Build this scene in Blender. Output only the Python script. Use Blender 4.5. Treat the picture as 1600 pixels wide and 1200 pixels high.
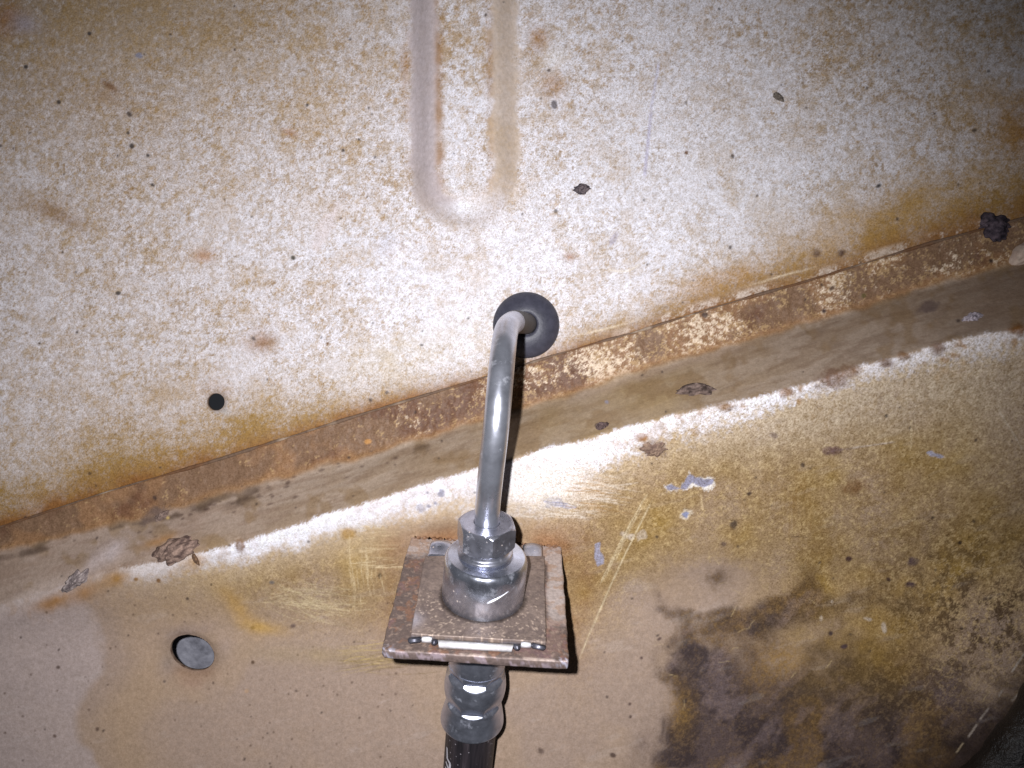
import bpy, bmesh, math
import numpy as np
from mathutils import Matrix, Vector

for o in list(bpy.data.objects):
    bpy.data.objects.remove(o)
SC = bpy.context.scene
COL = SC.collection
MM = 0.001

# ------------------------------------------------------------------ frames
# camera frame: x right, d depth from the lens, v up (mm).  world: bracket plate is level.
RT = np.array([[0.99801536, 0.02179151, 0.05908023],
               [0.00115763, 0.93170605, -0.36321137],
               [-0.06296033, 0.36255892, 0.92983172]])
Q0 = np.array([-6.68, 182.05, -50.06])
BASE = np.array([0.0, 0.0, 350.0])            # bracket 0.35 m above the floor level


def to_world(x, d, v):
    q = np.stack([np.asarray(x, float), np.asarray(d, float), np.asarray(v, float)], -1) - Q0
    return (q @ RT + BASE) * MM


# ------------------------------------------------------------------ camera, light, world
cam_d = bpy.data.cameras.new('camera')
cam = bpy.data.objects.new('camera', cam_d)
COL.objects.link(cam)
cam_d.sensor_width = 36.0
cam_d.sensor_fit = 'HORIZONTAL'
cam_d.lens = 27.0
cam_d.clip_start = 0.005
cam_d.clip_end = 50.0
right = RT[0]
fwd = RT[1]
up = RT[2]
mw = Matrix(((right[0], up[0], -fwd[0], 0), (right[1], up[1], -fwd[1], 0), (right[2], up[2], -fwd[2], 0), (0, 0, 0, 1)))
p = to_world(0, 0, 0)
mw.translation = Vector(p)
cam.matrix_world = mw
SC.camera = cam

W = bpy.data.worlds.new('World')
SC.world = W
W.use_nodes = True
bg = W.node_tree.nodes['Background']
bg.inputs[0].default_value = (0.80, 0.86, 1.0, 1)
bg.inputs[1].default_value = 0.026

ld = bpy.data.lights.new('phone_flash', 'SPOT')
ld.energy = 2.62
ld.spot_size = math.radians(114)
ld.spot_blend = 1.0
ld.shadow_soft_size = 0.0016
ld.color = (0.97, 0.97, 1.0)
lo = bpy.data.objects.new('phone_flash', ld)
COL.objects.link(lo)
lo.location = to_world(-10.0, 0.0, 5.6)
aim = Vector(to_world(-34.0, 214.0, -18.0)) - Vector(lo.location)
lo.rotation_mode = 'QUATERNION'
lo.rotation_quaternion = aim.to_track_quat('-Z', 'Y')

SC.view_settings.view_transform = 'Standard'
SC.view_settings.look = 'None'
SC.view_settings.exposure = 0.0
SC.view_settings.gamma = 1.0
try:
    SC.cycles.max_bounces = 6
    SC.cycles.caustics_reflective = False
except Exception:
    pass


# ------------------------------------------------------------------ numpy noise
def hash_table(seed):
    return np.random.RandomState(seed).rand(256, 256).astype(np.float32)


_T = {}


def vn(x, y, seed):
    if seed not in _T:
        _T[seed] = hash_table(seed)
    T = _T[seed]
    xi = np.floor(x)
    yi = np.floor(y)
    fx = (x - xi).astype(np.float32)
    fy = (y - yi).astype(np.float32)
    xi = xi.astype(np.int32) & 255
    yi = yi.astype(np.int32) & 255
    x1 = (xi + 1) & 255
    y1 = (yi + 1) & 255
    fx = fx * fx * (3 - 2 * fx)
    fy = fy * fy * (3 - 2 * fy)
    a = T[yi, xi]
    b = T[yi, x1]
    c = T[y1, xi]
    d = T[y1, x1]
    a = a + (b - a) * fx
    c = c + (d - c) * fx
    return a + (c - a) * fy


def fbm(x, y, scale, octv, seed, gain=0.55):
    s = 0
    t = 0
    a = 1.0
    f = 1.0 / scale
    for i in range(octv):
        ang = 0.7 * i + seed
        ca, sa = math.cos(ang), math.sin(ang)
        s = s + a * vn((x * ca - y * sa) * f + 17.3 * i, (x * sa + y * ca) * f + 5.1 * i, seed * 13 + i)
        t += a
        a *= gain
        f *= 2.03
    n = s / t
    return np.clip((n - 0.5) * (1.35 + 0.12 * octv) + 0.5, 0, 1)


def ss(a, b, x):
    t = np.clip((x - a) / (b - a), 0, 1)
    return t * t * (3 - 2 * t)


def gauss(x, y, cx, cy, rx, ry, rot=0.0):
    c, s = math.cos(math.radians(rot)), math.sin(math.radians(rot))
    dx = x - cx
    dy = y - cy
    u = (dx * c + dy * s) / rx
    w = (-dx * s + dy * c) / ry
    return np.exp(-(u * u + w * w))


def S(r, g, b):
    def f(c):
        c /= 255.0
        return c / 12.92 if c <= 0.04045 else ((c + 0.055) / 1.055) ** 2.4
    return np.array([f(r), f(g), f(b)], np.float32)


# ------------------------------------------------------------------ panel shape
F = 1200.0


def d_low(x, v):
    return 203.3 - 0.3892 * (v + 41.8) - 0.0234 * (x + 6.85)


def d_up(x, v):
    return 214.0 - 0.06 * x + 0.03 * v


SEAM = np.array([(-300, 905), (0, 824), (175, 766), (332, 721), (560, 649), (780, 583), (860, 557), (1000, 517), (1131, 476),
                 (1262, 439), (1450, 381), (1600, 341), (1900, 262)], float)
BAND = np.array([(-300, 938), (0, 864), (140, 831), (315, 782), (560, 716), (650, 690), (800, 645), (900, 614), (1031, 570),
                 (1162, 535), (1294, 498), (1425, 457), (1574, 417), (1900, 330)], float)
RIDGE = np.array([(-300, 1010), (0, 946), (147, 900), (290, 868), (385, 845), (560, 790), (640, 765), (800, 717), (900, 690),
                  (1053, 648), (1145, 630), (1263, 600), (1355, 570), (1482, 533), (1600, 511), (1900, 440)], float)


def curve_xv(poly, plane):
    out = []
    for (px, py) in poly:
        kx = (px - 800) / F
        kv = (600 - py) / F
        d = 210.0
        for _ in range(60):
            d = 0.5 * d + 0.5 * plane(kx * d, kv * d)
        out.append((kx * d, kv * d))
    return np.array(out)


c_ridge = curve_xv(RIDGE, d_low)
c_band = curve_xv(BAND, d_up)
c_seam = curve_xv(SEAM, d_up)


def smax(a, b, k):
    h = np.clip(0.5 + 0.5 * (a - b) / k, 0, 1)
    return b * (1 - h) + a * h + k * h * (1 - h)


def smin(a, b, k):
    return -smax(-a, -b, k)


def rib_rho(a, b):
    ax = 724.0 + 0.012 * b
    yy = np.maximum(b - 272.0, 0)
    return np.sqrt((a - ax) ** 2 + yy ** 2), ax


def depth(x, v):
    x = np.asarray(x, float)
    v = np.asarray(v, float)
    vr = np.interp(x, c_ridge[:, 0], c_ridge[:, 1])
    vb = np.interp(x, c_band[:, 0], c_band[:, 1])
    vs = np.interp(x, c_seam[:, 0], c_seam[:, 1])
    dl = d_low(x, v)
    du = d_up(x, v)
    # upper sheet: rib pressed towards the viewer, dents
    a = 800 + F * x / du
    b = 600 - F * v / du
    rho, ax = rib_rho(a, b)
    du = du - 5.2 * ss(86, 42, rho)
    du = du - 0.9 * np.exp(-((a - 612) ** 2 + (b - 388) ** 2) / 17.0 ** 2)
    # flange lip below the seam
    fl = ss(0.35, -0.35, v - vs)
    du2 = du - 0.7 * fl - 0.05 * np.clip(vs - v, 0, 30) * fl
    dr = d_low(x, vr)
    db = d_up(x, vb) - 1.2
    led = dr + (v - vr) / np.maximum(vb - vr, 1.0) * (db - dr)
    k1 = 1.6 + 4.0 * ss(-60, -120, x)
    m = smax(dl, led, k1)
    return smin(m, du2, 2.2)


def surf(px, py):
    kx = (px - 800) / F
    kv = (600 - py) / F
    d = 212.0
    for _ in range(80):
        d = 0.6 * d + 0.4 * float(depth(kx * d, kv * d))
    return kx * d, d, kv * d


def surf_w(px, py):
    x, d, v = surf(px, py)
    return to_world(x, d, v), (x, d, v)


def surf_normal(px, py):
    x, d, v = surf(px, py)
    e = 0.8
    gx = (float(depth(x + e, v)) - float(depth(x - e, v))) / (2 * e)
    gv = (float(depth(x, v + e)) - float(depth(x, v - e))) / (2 * e)
    n = np.array([gx, -1.0, gv])
    n /= np.linalg.norm(n)
    return n @ RT


# ------------------------------------------------------------------ object helpers
def tag(o, label=None, cat=None, kind=None, group=None):
    if label:
        o['label'] = label
    if cat:
        o['category'] = cat
    if kind:
        o['kind'] = kind
    if group:
        o['group'] = group
    return o


def link(name, me, mat, parent=None, smooth=True):
    o = bpy.data.objects.new(name, me)
    COL.objects.link(o)
    if mat:
        me.materials.append(mat)
    if parent:
        o.parent = parent
    if smooth:
        me.polygons.foreach_set('use_smooth', np.ones(len(me.polygons), dtype=bool))
    me.update()
    return o


def empty(name, loc, label, cat, group=None):
    o = bpy.data.objects.new(name, None)
    o.empty_display_size = 0.01
    COL.objects.link(o)
    o.location = loc
    return tag(o, label, cat, None, group)


def mesh_np(name, V, quads):
    me = bpy.data.meshes.new(name)
    n = len(V)
    me.vertices.add(n)
    me.vertices.foreach_set('co', np.ascontiguousarray(V, np.float32).ravel())
    m = len(quads)
    k = quads.shape[1]
    me.loops.add(m * k)
    me.loops.foreach_set('vertex_index', np.ascontiguousarray(quads, np.int32).ravel())
    me.polygons.add(m)
    me.polygons.foreach_set('loop_start', np.arange(0, m * k, k, dtype=np.int32))
    me.polygons.foreach_set('loop_total', np.full(m, k, np.int32))
    me.update(calc_edges=True)
    return me


def set_col(me, col, name='pigment'):
    at = me.color_attributes.new(name, 'FLOAT_COLOR', 'POINT')
    c = np.ones((len(me.vertices), 4), np.float32)
    c[:, :3] = col
    at.data.foreach_set('color', c.ravel())


def set_f(me, val, name):
    at = me.attributes.new(name, 'FLOAT', 'POINT')
    at.data.foreach_set('value', np.ascontiguousarray(val, np.float32))


def verts_np(me):
    V = np.empty(len(me.vertices) * 3, np.float32)
    me.vertices.foreach_get('co', V)
    return V.reshape(-1, 3)


# ------------------------------------------------------------------ materials
def nodes_mat(name):
    m = bpy.data.materials.new(name)
    m.use_nodes = True
    nt = m.node_tree
    return m, nt, nt.nodes['Principled BSDF']


def nn(nt, t, **kw):
    n = nt.nodes.new(t)
    for k, v in kw.items():
        setattr(n, k, v)
    return n


def noise(nt, scale, detail=3, rough=0.55, vec=None):
    n = nn(nt, 'ShaderNodeTexNoise')
    n.inputs['Scale'].default_value = scale
    n.inputs['Detail'].default_value = detail
    n.inputs['Roughness'].default_value = rough
    if vec is None:
        tc = nn(nt, 'ShaderNodeTexCoord')
        vec = tc.outputs['Object']
    nt.links.new(vec, n.inputs['Vector'])
    return n


def ramp(nt, src, stops):
    r = nn(nt, 'ShaderNodeValToRGB')
    e = r.color_ramp.elements
    while len(e) < len(stops):
        e.new(0.5)
    for i, (p_, c_) in enumerate(stops):
        e[i].position = p_
        e[i].color = (c_[0], c_[1], c_[2], 1) if not isinstance(c_, (int, float)) else (c_, c_, c_, 1)
    nt.links.new(src, r.inputs[0])
    return r


def mul(nt, a, b, fac=1.0, mode='MULTIPLY'):
    m = nn(nt, 'ShaderNodeMix', data_type='RGBA', blend_type=mode)
    m.inputs[0].default_value = fac
    nt.links.new(a, m.inputs[6])
    nt.links.new(b, m.inputs[7])
    return m.outputs[2]


def bump(nt, bsdf, hsock, strength, dist):
    b = nn(nt, 'ShaderNodeBump')
    b.inputs['Strength'].default_value = strength
    b.inputs['Distance'].default_value = dist
    nt.links.new(hsock, b.inputs['Height'])
    nt.links.new(b.outputs[0], bsdf.inputs['Normal'])


def pigment_mat(name, grain_scale, grain_lo, grain_hi, rough=0.6, metallic=0.0, spec=0.3, bstr=0.3, bdist=0.0002, rough_attr=False):
    m, nt, bs = nodes_mat(name)
    at = nn(nt, 'ShaderNodeVertexColor')
    at.layer_name = 'pigment'
    n1 = noise(nt, grain_scale, 4, 0.7)
    r1 = ramp(nt, n1.outputs[0], [(0.3, grain_lo), (0.7, grain_hi)])
    c = mul(nt, at.outputs[0], r1.outputs[0])
    nt.links.new(c, bs.inputs['Base Color'])
    bs.inputs['Metallic'].default_value = metallic
    bs.inputs['Specular IOR Level'].default_value = spec
    bs.inputs['Roughness'].default_value = rough
    if rough_attr:
        ra = nn(nt, 'ShaderNodeAttribute')
        ra.attribute_name = 'gloss'
        mr = nn(nt, 'ShaderNodeMapRange')
        mr.inputs[3].default_value = rough
        mr.inputs[4].default_value = 0.28
        nt.links.new(ra.outputs['Fac'], mr.inputs[0])
        nt.links.new(mr.outputs[0], bs.inputs['Roughness'])
    n2 = noise(nt, grain_scale * 0.8, 3, 0.6)
    bump(nt, bs, n2.outputs[0], bstr, bdist)
    return m


def metal_mat(name, base, rough_lo, rough_hi, dirt, dirt_amt, metallic=1.0, streak=None, nscale=220, specks=True):
    m, nt, bs = nodes_mat(name)
    n1 = noise(nt, nscale, 5, 0.6)
    r1 = ramp(nt, n1.outputs[0], [(0.30, [c * 0.62 for c in base]), (0.5, [c * .92 for c in base]), (0.70, [min(1, c * 1.12) for c in base])])
    n2 = noise(nt, nscale * 1.6, 5, 0.7)
    r2 = ramp(nt, n2.outputs[0], [(0.60 - dirt_amt * 0.3, 0.0), (0.72 - dirt_amt * 0.3, 1.0)])
    mx = nn(nt, 'ShaderNodeMix', data_type='RGBA')
    mx.inputs[7].default_value = (*dirt, 1)
    nt.links.new(r1.outputs[0], mx.inputs[6])
    mm_ = nn(nt, 'ShaderNodeMath', operation='MULTIPLY')
    mm_.inputs[1].default_value = min(1.0, 0.35 + dirt_amt)
    nt.links.new(r2.outputs[0], mm_.inputs[0])
    nt.links.new(mm_.outputs[0], mx.inputs[0])
    col = mx.outputs[2]
    metal_fac = None
    if specks:
        vo = nn(nt, 'ShaderNodeTexVoronoi')
        vo.inputs['Scale'].default_value = 900
        tc = nn(nt, 'ShaderNodeTexCoord')
        nt.links.new(tc.outputs['Object'], vo.inputs['Vector'])
        n3 = noise(nt, 420, 2, 0.5)
        r3 = ramp(nt, vo.outputs['Distance'], [(0.16, 1.0), (0.26, 0.0)])
        r4 = ramp(nt, n3.outputs[0], [(0.62, 0.0), (0.67, 1.0)])
        sp = mul(nt, r3.outputs[0], r4.outputs[0])
        m2 = nn(nt, 'ShaderNodeMix', data_type='RGBA')
        m2.inputs[7].default_value = (0.62, 0.5, 0.42, 1)
        nt.links.new(col, m2.inputs[6])
        nt.links.new(sp, m2.inputs[0])
        col = m2.outputs[2]
        metal_fac = sp
    nt.links.new(col, bs.inputs['Base Color'])
    n4 = noise(nt, nscale * 2.3, 4, 0.6)
    mr = nn(nt, 'ShaderNodeMapRange')
    mr.inputs[1].default_value = 0.3
    mr.inputs[2].default_value = 0.7
    mr.inputs[3].default_value = rough_lo
    mr.inputs[4].default_value = rough_hi
    nt.links.new(n4.outputs[0], mr.inputs[0])
    nt.links.new(mr.outputs[0], bs.inputs['Roughness'])
    # dirt is not metallic
    ad = nn(nt, 'ShaderNodeMath', operation='SUBTRACT')
    ad.inputs[0].default_value = metallic
    ad.use_clamp = True
    if metal_fac is not None:
        s2 = nn(nt, 'ShaderNodeMath', operation='ADD')
        nt.links.new(mm_.outputs[0], s2.inputs[0])
        nt.links.new(metal_fac, s2.inputs[1])
        nt.links.new(s2.outputs[0], ad.inputs[1])
    else:
        nt.links.new(mm_.outputs[0], ad.inputs[1])
    nt.links.new(ad.outputs[0], bs.inputs['Metallic'])
    n5 = noise(nt, nscale * 3, 4, 0.6)
    bump(nt, bs, n5.outputs[0], 0.18, 0.0001)
    return m


def panel_mat():
    m, nt, bs = nodes_mat('stained_paint')
    at = nn(nt, 'ShaderNodeVertexColor')
    at.layer_name = 'pigment'
    ga = nn(nt, 'ShaderNodeAttribute')
    ga.attribute_name = 'grain'
    n1 = noise(nt, 2300, 3, 0.75)
    r1 = ramp(nt, n1.outputs[0], [(0.30, (0.34, 0.26, 0.17)), (0.44, (0.82, 0.77, 0.69)), (0.54, (1.05, 1.05, 1.06)), (0.70, (1.42, 1.43, 1.47))])
    c1 = nn(nt, 'ShaderNodeMix', data_type='RGBA', blend_type='MULTIPLY')
    nt.links.new(ga.outputs['Fac'], c1.inputs[0])
    nt.links.new(at.outputs[0], c1.inputs[6])
    nt.links.new(r1.outputs[0], c1.inputs[7])
    n2 = noise(nt, 900, 4, 0.7)
    r2 = ramp(nt, n2.outputs[0], [(0.3, (0.82, 0.80, 0.77)), (0.7, (1.14, 1.14, 1.15))])
    c2 = mul(nt, c1.outputs[2], r2.outputs[0], 0.8)
    nt.links.new(c2, bs.inputs['Base Color'])
    bs.inputs['Specular IOR Level'].default_value = 0.25
    bs.inputs['Roughness'].default_value = 0.55
    n3 = noise(nt, 1400, 3, 0.6)
    bump(nt, bs, n3.outputs[0], 0.35, 0.00016)
    return m


M_PANEL = panel_mat()
M_PLATE = pigment_mat('rusty_plate', 1300, 0.72, 1.2, rough=0.55, metallic=0.15, spec=0.35, bstr=0.5, bdist=0.0002, rough_attr=True)
M_MUD = pigment_mat('dry_mud', 1800, 0.55, 1.35, rough=0.9, spec=0.15, bstr=0.9, bdist=0.0004)
M_STEEL = metal_mat('zinc_steel', (0.60, 0.63, 0.74), 0.17, 0.32, (0.20, 0.17, 0.16), 0.08, metallic=.93)
M_NUT = metal_mat('worn_zinc', (0.56, 0.57, 0.67), 0.22, 0.38, (0.24, 0.21, 0.19), 0.08, metallic=.90)
M_TUBE = metal_mat('pipe_steel', (0.68, 0.70, 0.80), 0.25, 0.33, (0.34, 0.33, 0.32), 0.03, metallic=.86, specks=False, nscale=160)
M_CRIMP = metal_mat('crimp_steel', (0.66, 0.69, 0.82), 0.26, 0.42, (0.2, 0.19, 0.2), 0.05, metallic=.92, specks=False)


# ------------------------------------------------------------------ the two body panels
def axis_coords(lo_far, lo, hi, hi_far, step, far):
    a = np.arange(lo_far, lo, far)
    b = np.arange(lo, hi, step)
    c = np.arange(hi, hi_far + far, far)
    return np.concatenate([a, b, c])


STEP = 0.3
gx = axis_coords(-205, -155, 143, 205, STEP, 3.0)
gv = axis_coords(-160, -120, 118, 150, STEP, 3.0)
NX, NV = len(gx), len(gv)
X, Vv = np.meshgrid(gx, gv)
D = depth(X, Vv)
A = 800 + F * X / D            # image pixel coordinates through the camera, used to place stains on the sheets
B = 600 - F * Vv / D
A = A.astype(np.float32)
B = B.astype(np.float32)
seam_y = np.interp(A, SEAM[:, 0], SEAM[:, 1]).astype(np.float32)
band_y = np.interp(A, BAND[:, 0], BAND[:, 1]).astype(np.float32)
ridge_y = np.interp(A, RIDGE[:, 0], RIDGE[:, 1]).astype(np.float32)
wrs = np.random.RandomState(99)
wn = wrs.rand(NV, NX).astype(np.float32)
wn2 = wrs.rand(NV, NX).astype(np.float32)
# edges wander a little
wob = (fbm(A, B, 40, 3, 3) - 0.5) * 10
seam_w = seam_y + (fbm(A, B, 90, 2, 4) - 0.5) * 3
band_w = band_y + wob
ridge_w = ridge_y + (fbm(A, B, 9, 2, 5) - 0.5) * 4 + (fbm(A, B, 60, 2, 6) - 0.5) * 6 + (wn - .5) * 5

n5 = vn(A / 4.6, B / 4.6, 901)
n5b = vn(A / 3.6 + 7, B / 3.6 + 3, 902)
n9 = vn(A / 8.5, B / 8.5, 903)
n16 = fbm(A, B, 17, 2, 7)
n30 = fbm(A, B, 34, 3, 8)
n12 = None
n60 = fbm(A, B, 64, 3, 9)
n120 = fbm(A, B, 130, 4, 10)
n300 = fbm(A, B, 320, 3, 11)
fine = np.clip((0.36 * n5 + 0.20 * n5b + 0.16 * n9 + 0.28 * wn - 0.5) * 1.7 + 0.5, 0, 1)
fine2 = np.clip((0.34 * vn(A / 5.2 + 31, B / 5.2 + 11, 904) + 0.22 * vn(A / 3.3, B / 3.3, 905) + 0.18 * n16 + 0.26 * wn2 - 0.5) * 1.7 + 0.5, 0, 1)
# streaky noise running with the seam (slope about 17 degrees)
ca, sa = math.cos(math.radians(-17)), math.sin(math.radians(-17))
SA = A * ca + B * sa
SB = -A * sa + B * ca
streak = fbm(SA / 7.0, SB, 5.0, 3, 12)
streak2 = fbm(SA / 4.0, SB, 16.0, 3, 13)

pig = np.empty((NV, NX, 3), np.float32)
gloss = np.zeros((NV, NX), np.float32)
relief = np.zeros((NV, NX), np.float32)      # mm towards the viewer


def lay(mask, col, sel=None):
    global pig
    if sel is None:
        m = mask[..., None].astype(np.float32)
        pig += (col - pig) * m
    else:
        m = mask[..., None].astype(np.float32)
        pig[sel] += (col - pig[sel]) * m


def win(cx, cy, rx, ry=None):
    ry = rx if ry is None else ry
    # the grid is nearly aligned with the image pixels: a slice is enough
    r = np.abs(A - cx) < rx
    r &= np.abs(B - cy) < ry
    return np.nonzero(r)


# ---- upper sheet -------------------------------------------------
up_m = ss(-1.5, 1.5, seam_w - B)
sd = np.maximum(seam_w - B, 0)
pig[:] = S(227, 226, 236)
# beige dirt film, heavier to the left and top left
film = 0.80 * ss(760, 40, A) + 0.42 * ss(330, 0, B) * ss(760, 200, A) + 0.16 * ss(1050, 1550, A) + 0.25 * ss(300, 0, B) * ss(900, 1300, A)
film = film + 0.24 * (n120 - 0.5) + 0.16 * (n300 - 0.5)
lay(np.clip(film * 0.62, 0, 0.9), S(184, 165, 150))
lay(0.75 * gauss(A, B, 0, -60, 620, 230), S(146, 126, 100))  # darker tone towards both top corners
lay(0.45 * gauss(A, B, 1600, 0, 420, 170), S(172, 160, 146))
# evenly peppered specks, in three sizes
pA = np.clip((0.46 * vn(A / 4.3 + 3, B / 4.3 + 9, 911) + 0.26 * vn(A / 7.3, B / 7.3 + 4, 912) + 0.28 * wn - .5) * 1.6 + .5, 0, 1)
pB = np.clip((0.50 * vn(A / 6.4 + 13, B / 6.4 + 2, 913) + 0.28 * n16 + 0.22 * wn2 - .5) * 1.6 + .5, 0, 1)
pC = np.clip((0.55 * vn(A / 10.5 + 1, B / 10.5 + 21, 914) + 0.25 * vn(A / 4.5, B / 4.5, 915) + 0.20 * wn - .5) * 1.6 + .5, 0, 1)
dens0 = 0.3 * gauss(A, B, 725, 60, 90, 140) + .2 * ss(200, 0, B) + .2 * ss(1200, 1600, A)
lay(0.56 * ss(0.50, 0.82, pA) * (0.50 + 0.6 * n60) * (0.8 + .4 * np.clip(film, 0, 1)), S(168, 142, 102))
lay(0.30 * ss(0.62, 0.90, 1 - pA), S(246, 246, 254))
lay(0.45 * ss(0.80, 0.97, wn2) * (.4 + .9 * n60), S(134, 108, 78))
lay(0.55 * ss(0.86, 0.95, vn(A / 5.0 + 41, B / 5.0 + 7, 917) + .10 * (n60 - .5) + .12 * (dens0 - .05)), S(140, 108, 62))
dens = (0.02 + 0.24 * gauss(A, B, 725, 50, 60, 120) + 0.09 * gauss(A, B, 590, 120, 140, 220) + 0.13 * gauss(A, B, 850, 130, 60, 130)
        + 0.10 * ss(1150, 1600, A) + 0.07 * gauss(A, B, 330, 300, 260, 130) + 0.09 * ss(220, 0, B))
dens = dens + 0.20 * np.exp(-sd / 75.0) + 0.14 * ss(0.0, 1.0, (A - 1150) / 450) * np.exp(-sd / 200) - .04 * gauss(A, B, 850, 420, 200, 120)
dens = dens + 0.10 * (n120 - .5) + 0.12 * (n60 - .5)
lay(0.40 * ss(0.72 - dens, 0.98 - dens, pB), S(166, 136, 84))
lay(0.46 * ss(0.85 - dens * .9, 1.03 - dens * .9, pC), S(158, 122, 64))
lay(0.35 * ss(0.62, 0.85, n30 + dens * .3) * (0.4 + 0.6 * fine), S(170, 138, 86))
# general ochre stain above the seam
wst = 34 + 60 * ss(900, 1600, A) + 70 * ss(620, 250, A) * ss(-60, 160, A) + 34 * ss(160, -50, A)
prox = gauss(A, B, 790, 520, 115, 90)
st = np.exp(-(sd / wst) ** 1.5) * (1 - 0.85 * prox)
lay(np.clip(st * (0.62 + 0.8 * n60) * (0.55 + 0.70 * fine), 0, 0.93), S(150, 118, 60))
wst2 = 15 + 18 * ss(950, 1500, A) + 10 * ss(500, 200, A)
st2 = np.exp(-(sd / wst2) ** 1.4) * (1 - 0.6 * prox)
lay(np.clip(st2 * (0.5 + 0.8 * n30), 0, 0.95), S(134, 90, 48))
# bare white patches hugging the seam on the right
wp = ss(-20, -9, B - seam_w) * ss(-1, -4, B - seam_w) * ss(920, 1010, A) * ss(1600, 1500, A) * ss(0.50, 0.72, n30 * 0.35 + n60 * 0.25 + fine * 0.4)
lay(0.75 * wp * up_m, S(212, 200, 190))
gl = np.exp(-((B - (seam_w - 21 - 5 * (n120 - 0.5))) / 1.8) ** 2) * (gauss(A, B, 945, 505, 40, 80) + gauss(A, B, 1220, 430, 50, 80))
lay(np.clip(gl, 0, 1) * 0.8, S(222, 205, 180))
# soft blotches (cx, cy, rx, ry, rot, strength, colour)
for (cx, cy, rx, ry, ro, s_, c_) in [
        (70, 320, 60, 24, 10, .5, (150, 118, 74)), (90, 335, 40, 12, 25, .5, (140, 104, 62)), (405, 533, 24, 16, 0, .8, (140, 96, 48)),
        (10, 30, 22, 24, 0, .8, (150, 96, 40)), (172, 135, 16, 5, 35, .95, (112, 72, 36)), (452, 207, 12, 6, 20, .6, (160, 110, 60)),
        (38, 38, 26, 16, 15, .75, (168, 160, 172)), (170, 150, 34, 14, 15, .45, (172, 152, 140)),
        (318, 400, 16, 10, 0, .6, (168, 118, 66)), (840, 60, 14, 18, 0, .7, (160, 112, 52)), (865, 130, 18, 22, 0, .6, (162, 116, 60)),
        (868, 95, 18, 22, 30, .5, (238, 238, 244)), (890, 402, 9, 6, 0, .75, (150, 98, 50)), (735, 430, 30, 40, 0, .25, (190, 160, 120)),
        (1170, 300, 200, 140, 0, .12, (196, 186, 170)), (745, 480, 40, 60, 0, .35, (226, 226, 236)), (610, 385, 20, 18, 0, .55, (222, 222, 238)),
        (718, 322, 36, 18, 0, .75, (238, 240, 250)), (1090, 160, 120, 120, 0, .15, (216, 216, 226)),  # first entry paints the lit lower end of the rib
        (290, 60, 190, 60, 0, .35, (164, 138, 100)), (250, 20, 220, 40, 0, .3, (150, 126, 92)), (100, 160, 120, 70, 0, .2, (170, 142, 112)),
        (520, 330, 60, 20, 0, .2, (186, 150, 96)), (620, 560, 130, 36, -14, .35, (196, 180, 150)),
        (255, 610, 30, 20, 0, .35, (170, 142, 104)), (1560, 180, 60, 60, 0, .3, (180, 140, 76)), (1590, 205, 34, 44, 0, .5, (168, 120, 56)),
        (1480, 300, 130, 30, -15, .45, (170, 132, 60)), (1330, 360, 130, 40, -16, .4, (176, 136, 66)), (1120, 440, 80, 18, -17, .3, (176, 126, 60)),
        (337, 608, 22, 14, 0, .5, (160, 128, 104)), (352, 644, 9, 5, 40, .7, (186, 180, 178)), (530, 180, 60, 90, 20, .15, (186, 150, 90))]:
    g = gauss(A, B, cx, cy, rx, ry, ro)
    lay(np.clip(g * s_ * (0.55 + 0.9 * n30), 0, 0.95), S(*c_))
# clean wiped patches (straight edged)
for (pts, c_, s_) in [([(488, 388), (500, 345), (527, 318), (538, 320), (520, 352), (503, 390)], (214, 204, 206), .85),
                      ([(500, 560), (530, 556), (552, 570), (540, 588), (505, 586)], (212, 206, 208), .6)]:
    pts = np.array(pts, float)
    inside = np.full(A.shape, 1e9, np.float32)
    for i in range(len(pts)):
        p0, p1 = pts[i], pts[(i + 1) % len(pts)]
        e = p1 - p0
        e = e / np.linalg.norm(e)
        nrm = np.array([-e[1], e[0]])
        cc = pts.mean(0)
        sg = np.sign(np.dot(cc - p0, nrm))
        inside = np.minimum(inside, sg * ((A - p0[0]) * nrm[0] + (B - p0[1]) * nrm[1]))
    lay(s_ * ss(-5, 4, inside + (n16 - 0.5) * 7), S(*c_))
# smooth rib flanks, their dimmer light painted into the colour
rho, axr = rib_rho(A, B)
fl = ss(90, 78, rho + (n16 - .5) * 10) * ss(36, 46, rho + (n16 - .5) * 12)
lf = fl * ss(0, -30, A - axr) * ss(360, 300, B)
rf = fl * ss(0, 30, A - axr) * ss(350, 270, B)
lay(0.93 * lf, S(192, 180, 182))
lay(0.85 * rf, S(202, 184, 168))
lay(0.45 * rf * ss(.35, .8, n60) * (.4 + .8 * fine), S(184, 160, 128))
edge = np.exp(-((rho - 40) / 7.0) ** 2) * ss(345, 250, B)
lay(0.7 * np.clip(edge * (0.3 + n30), 0, 1) * ss(120, -20, A - axr), S(150, 108, 56))
edge = np.exp(-((rho - 92) / 8.0) ** 2) * ss(0, -30, A - axr) * ss(320, 60, B)
lay(0.6 * np.clip(edge * (n60 * 1.6), 0, 1), S(160, 116, 62))
# curved shadow edge painted under the rib's end
edge = np.exp(-((rho - 78) / 13.0) ** 2) * ss(230, 290, B) * ss(60, -10, A - axr - 20)
lay(0.55 * edge, S(168, 154, 146))

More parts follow.
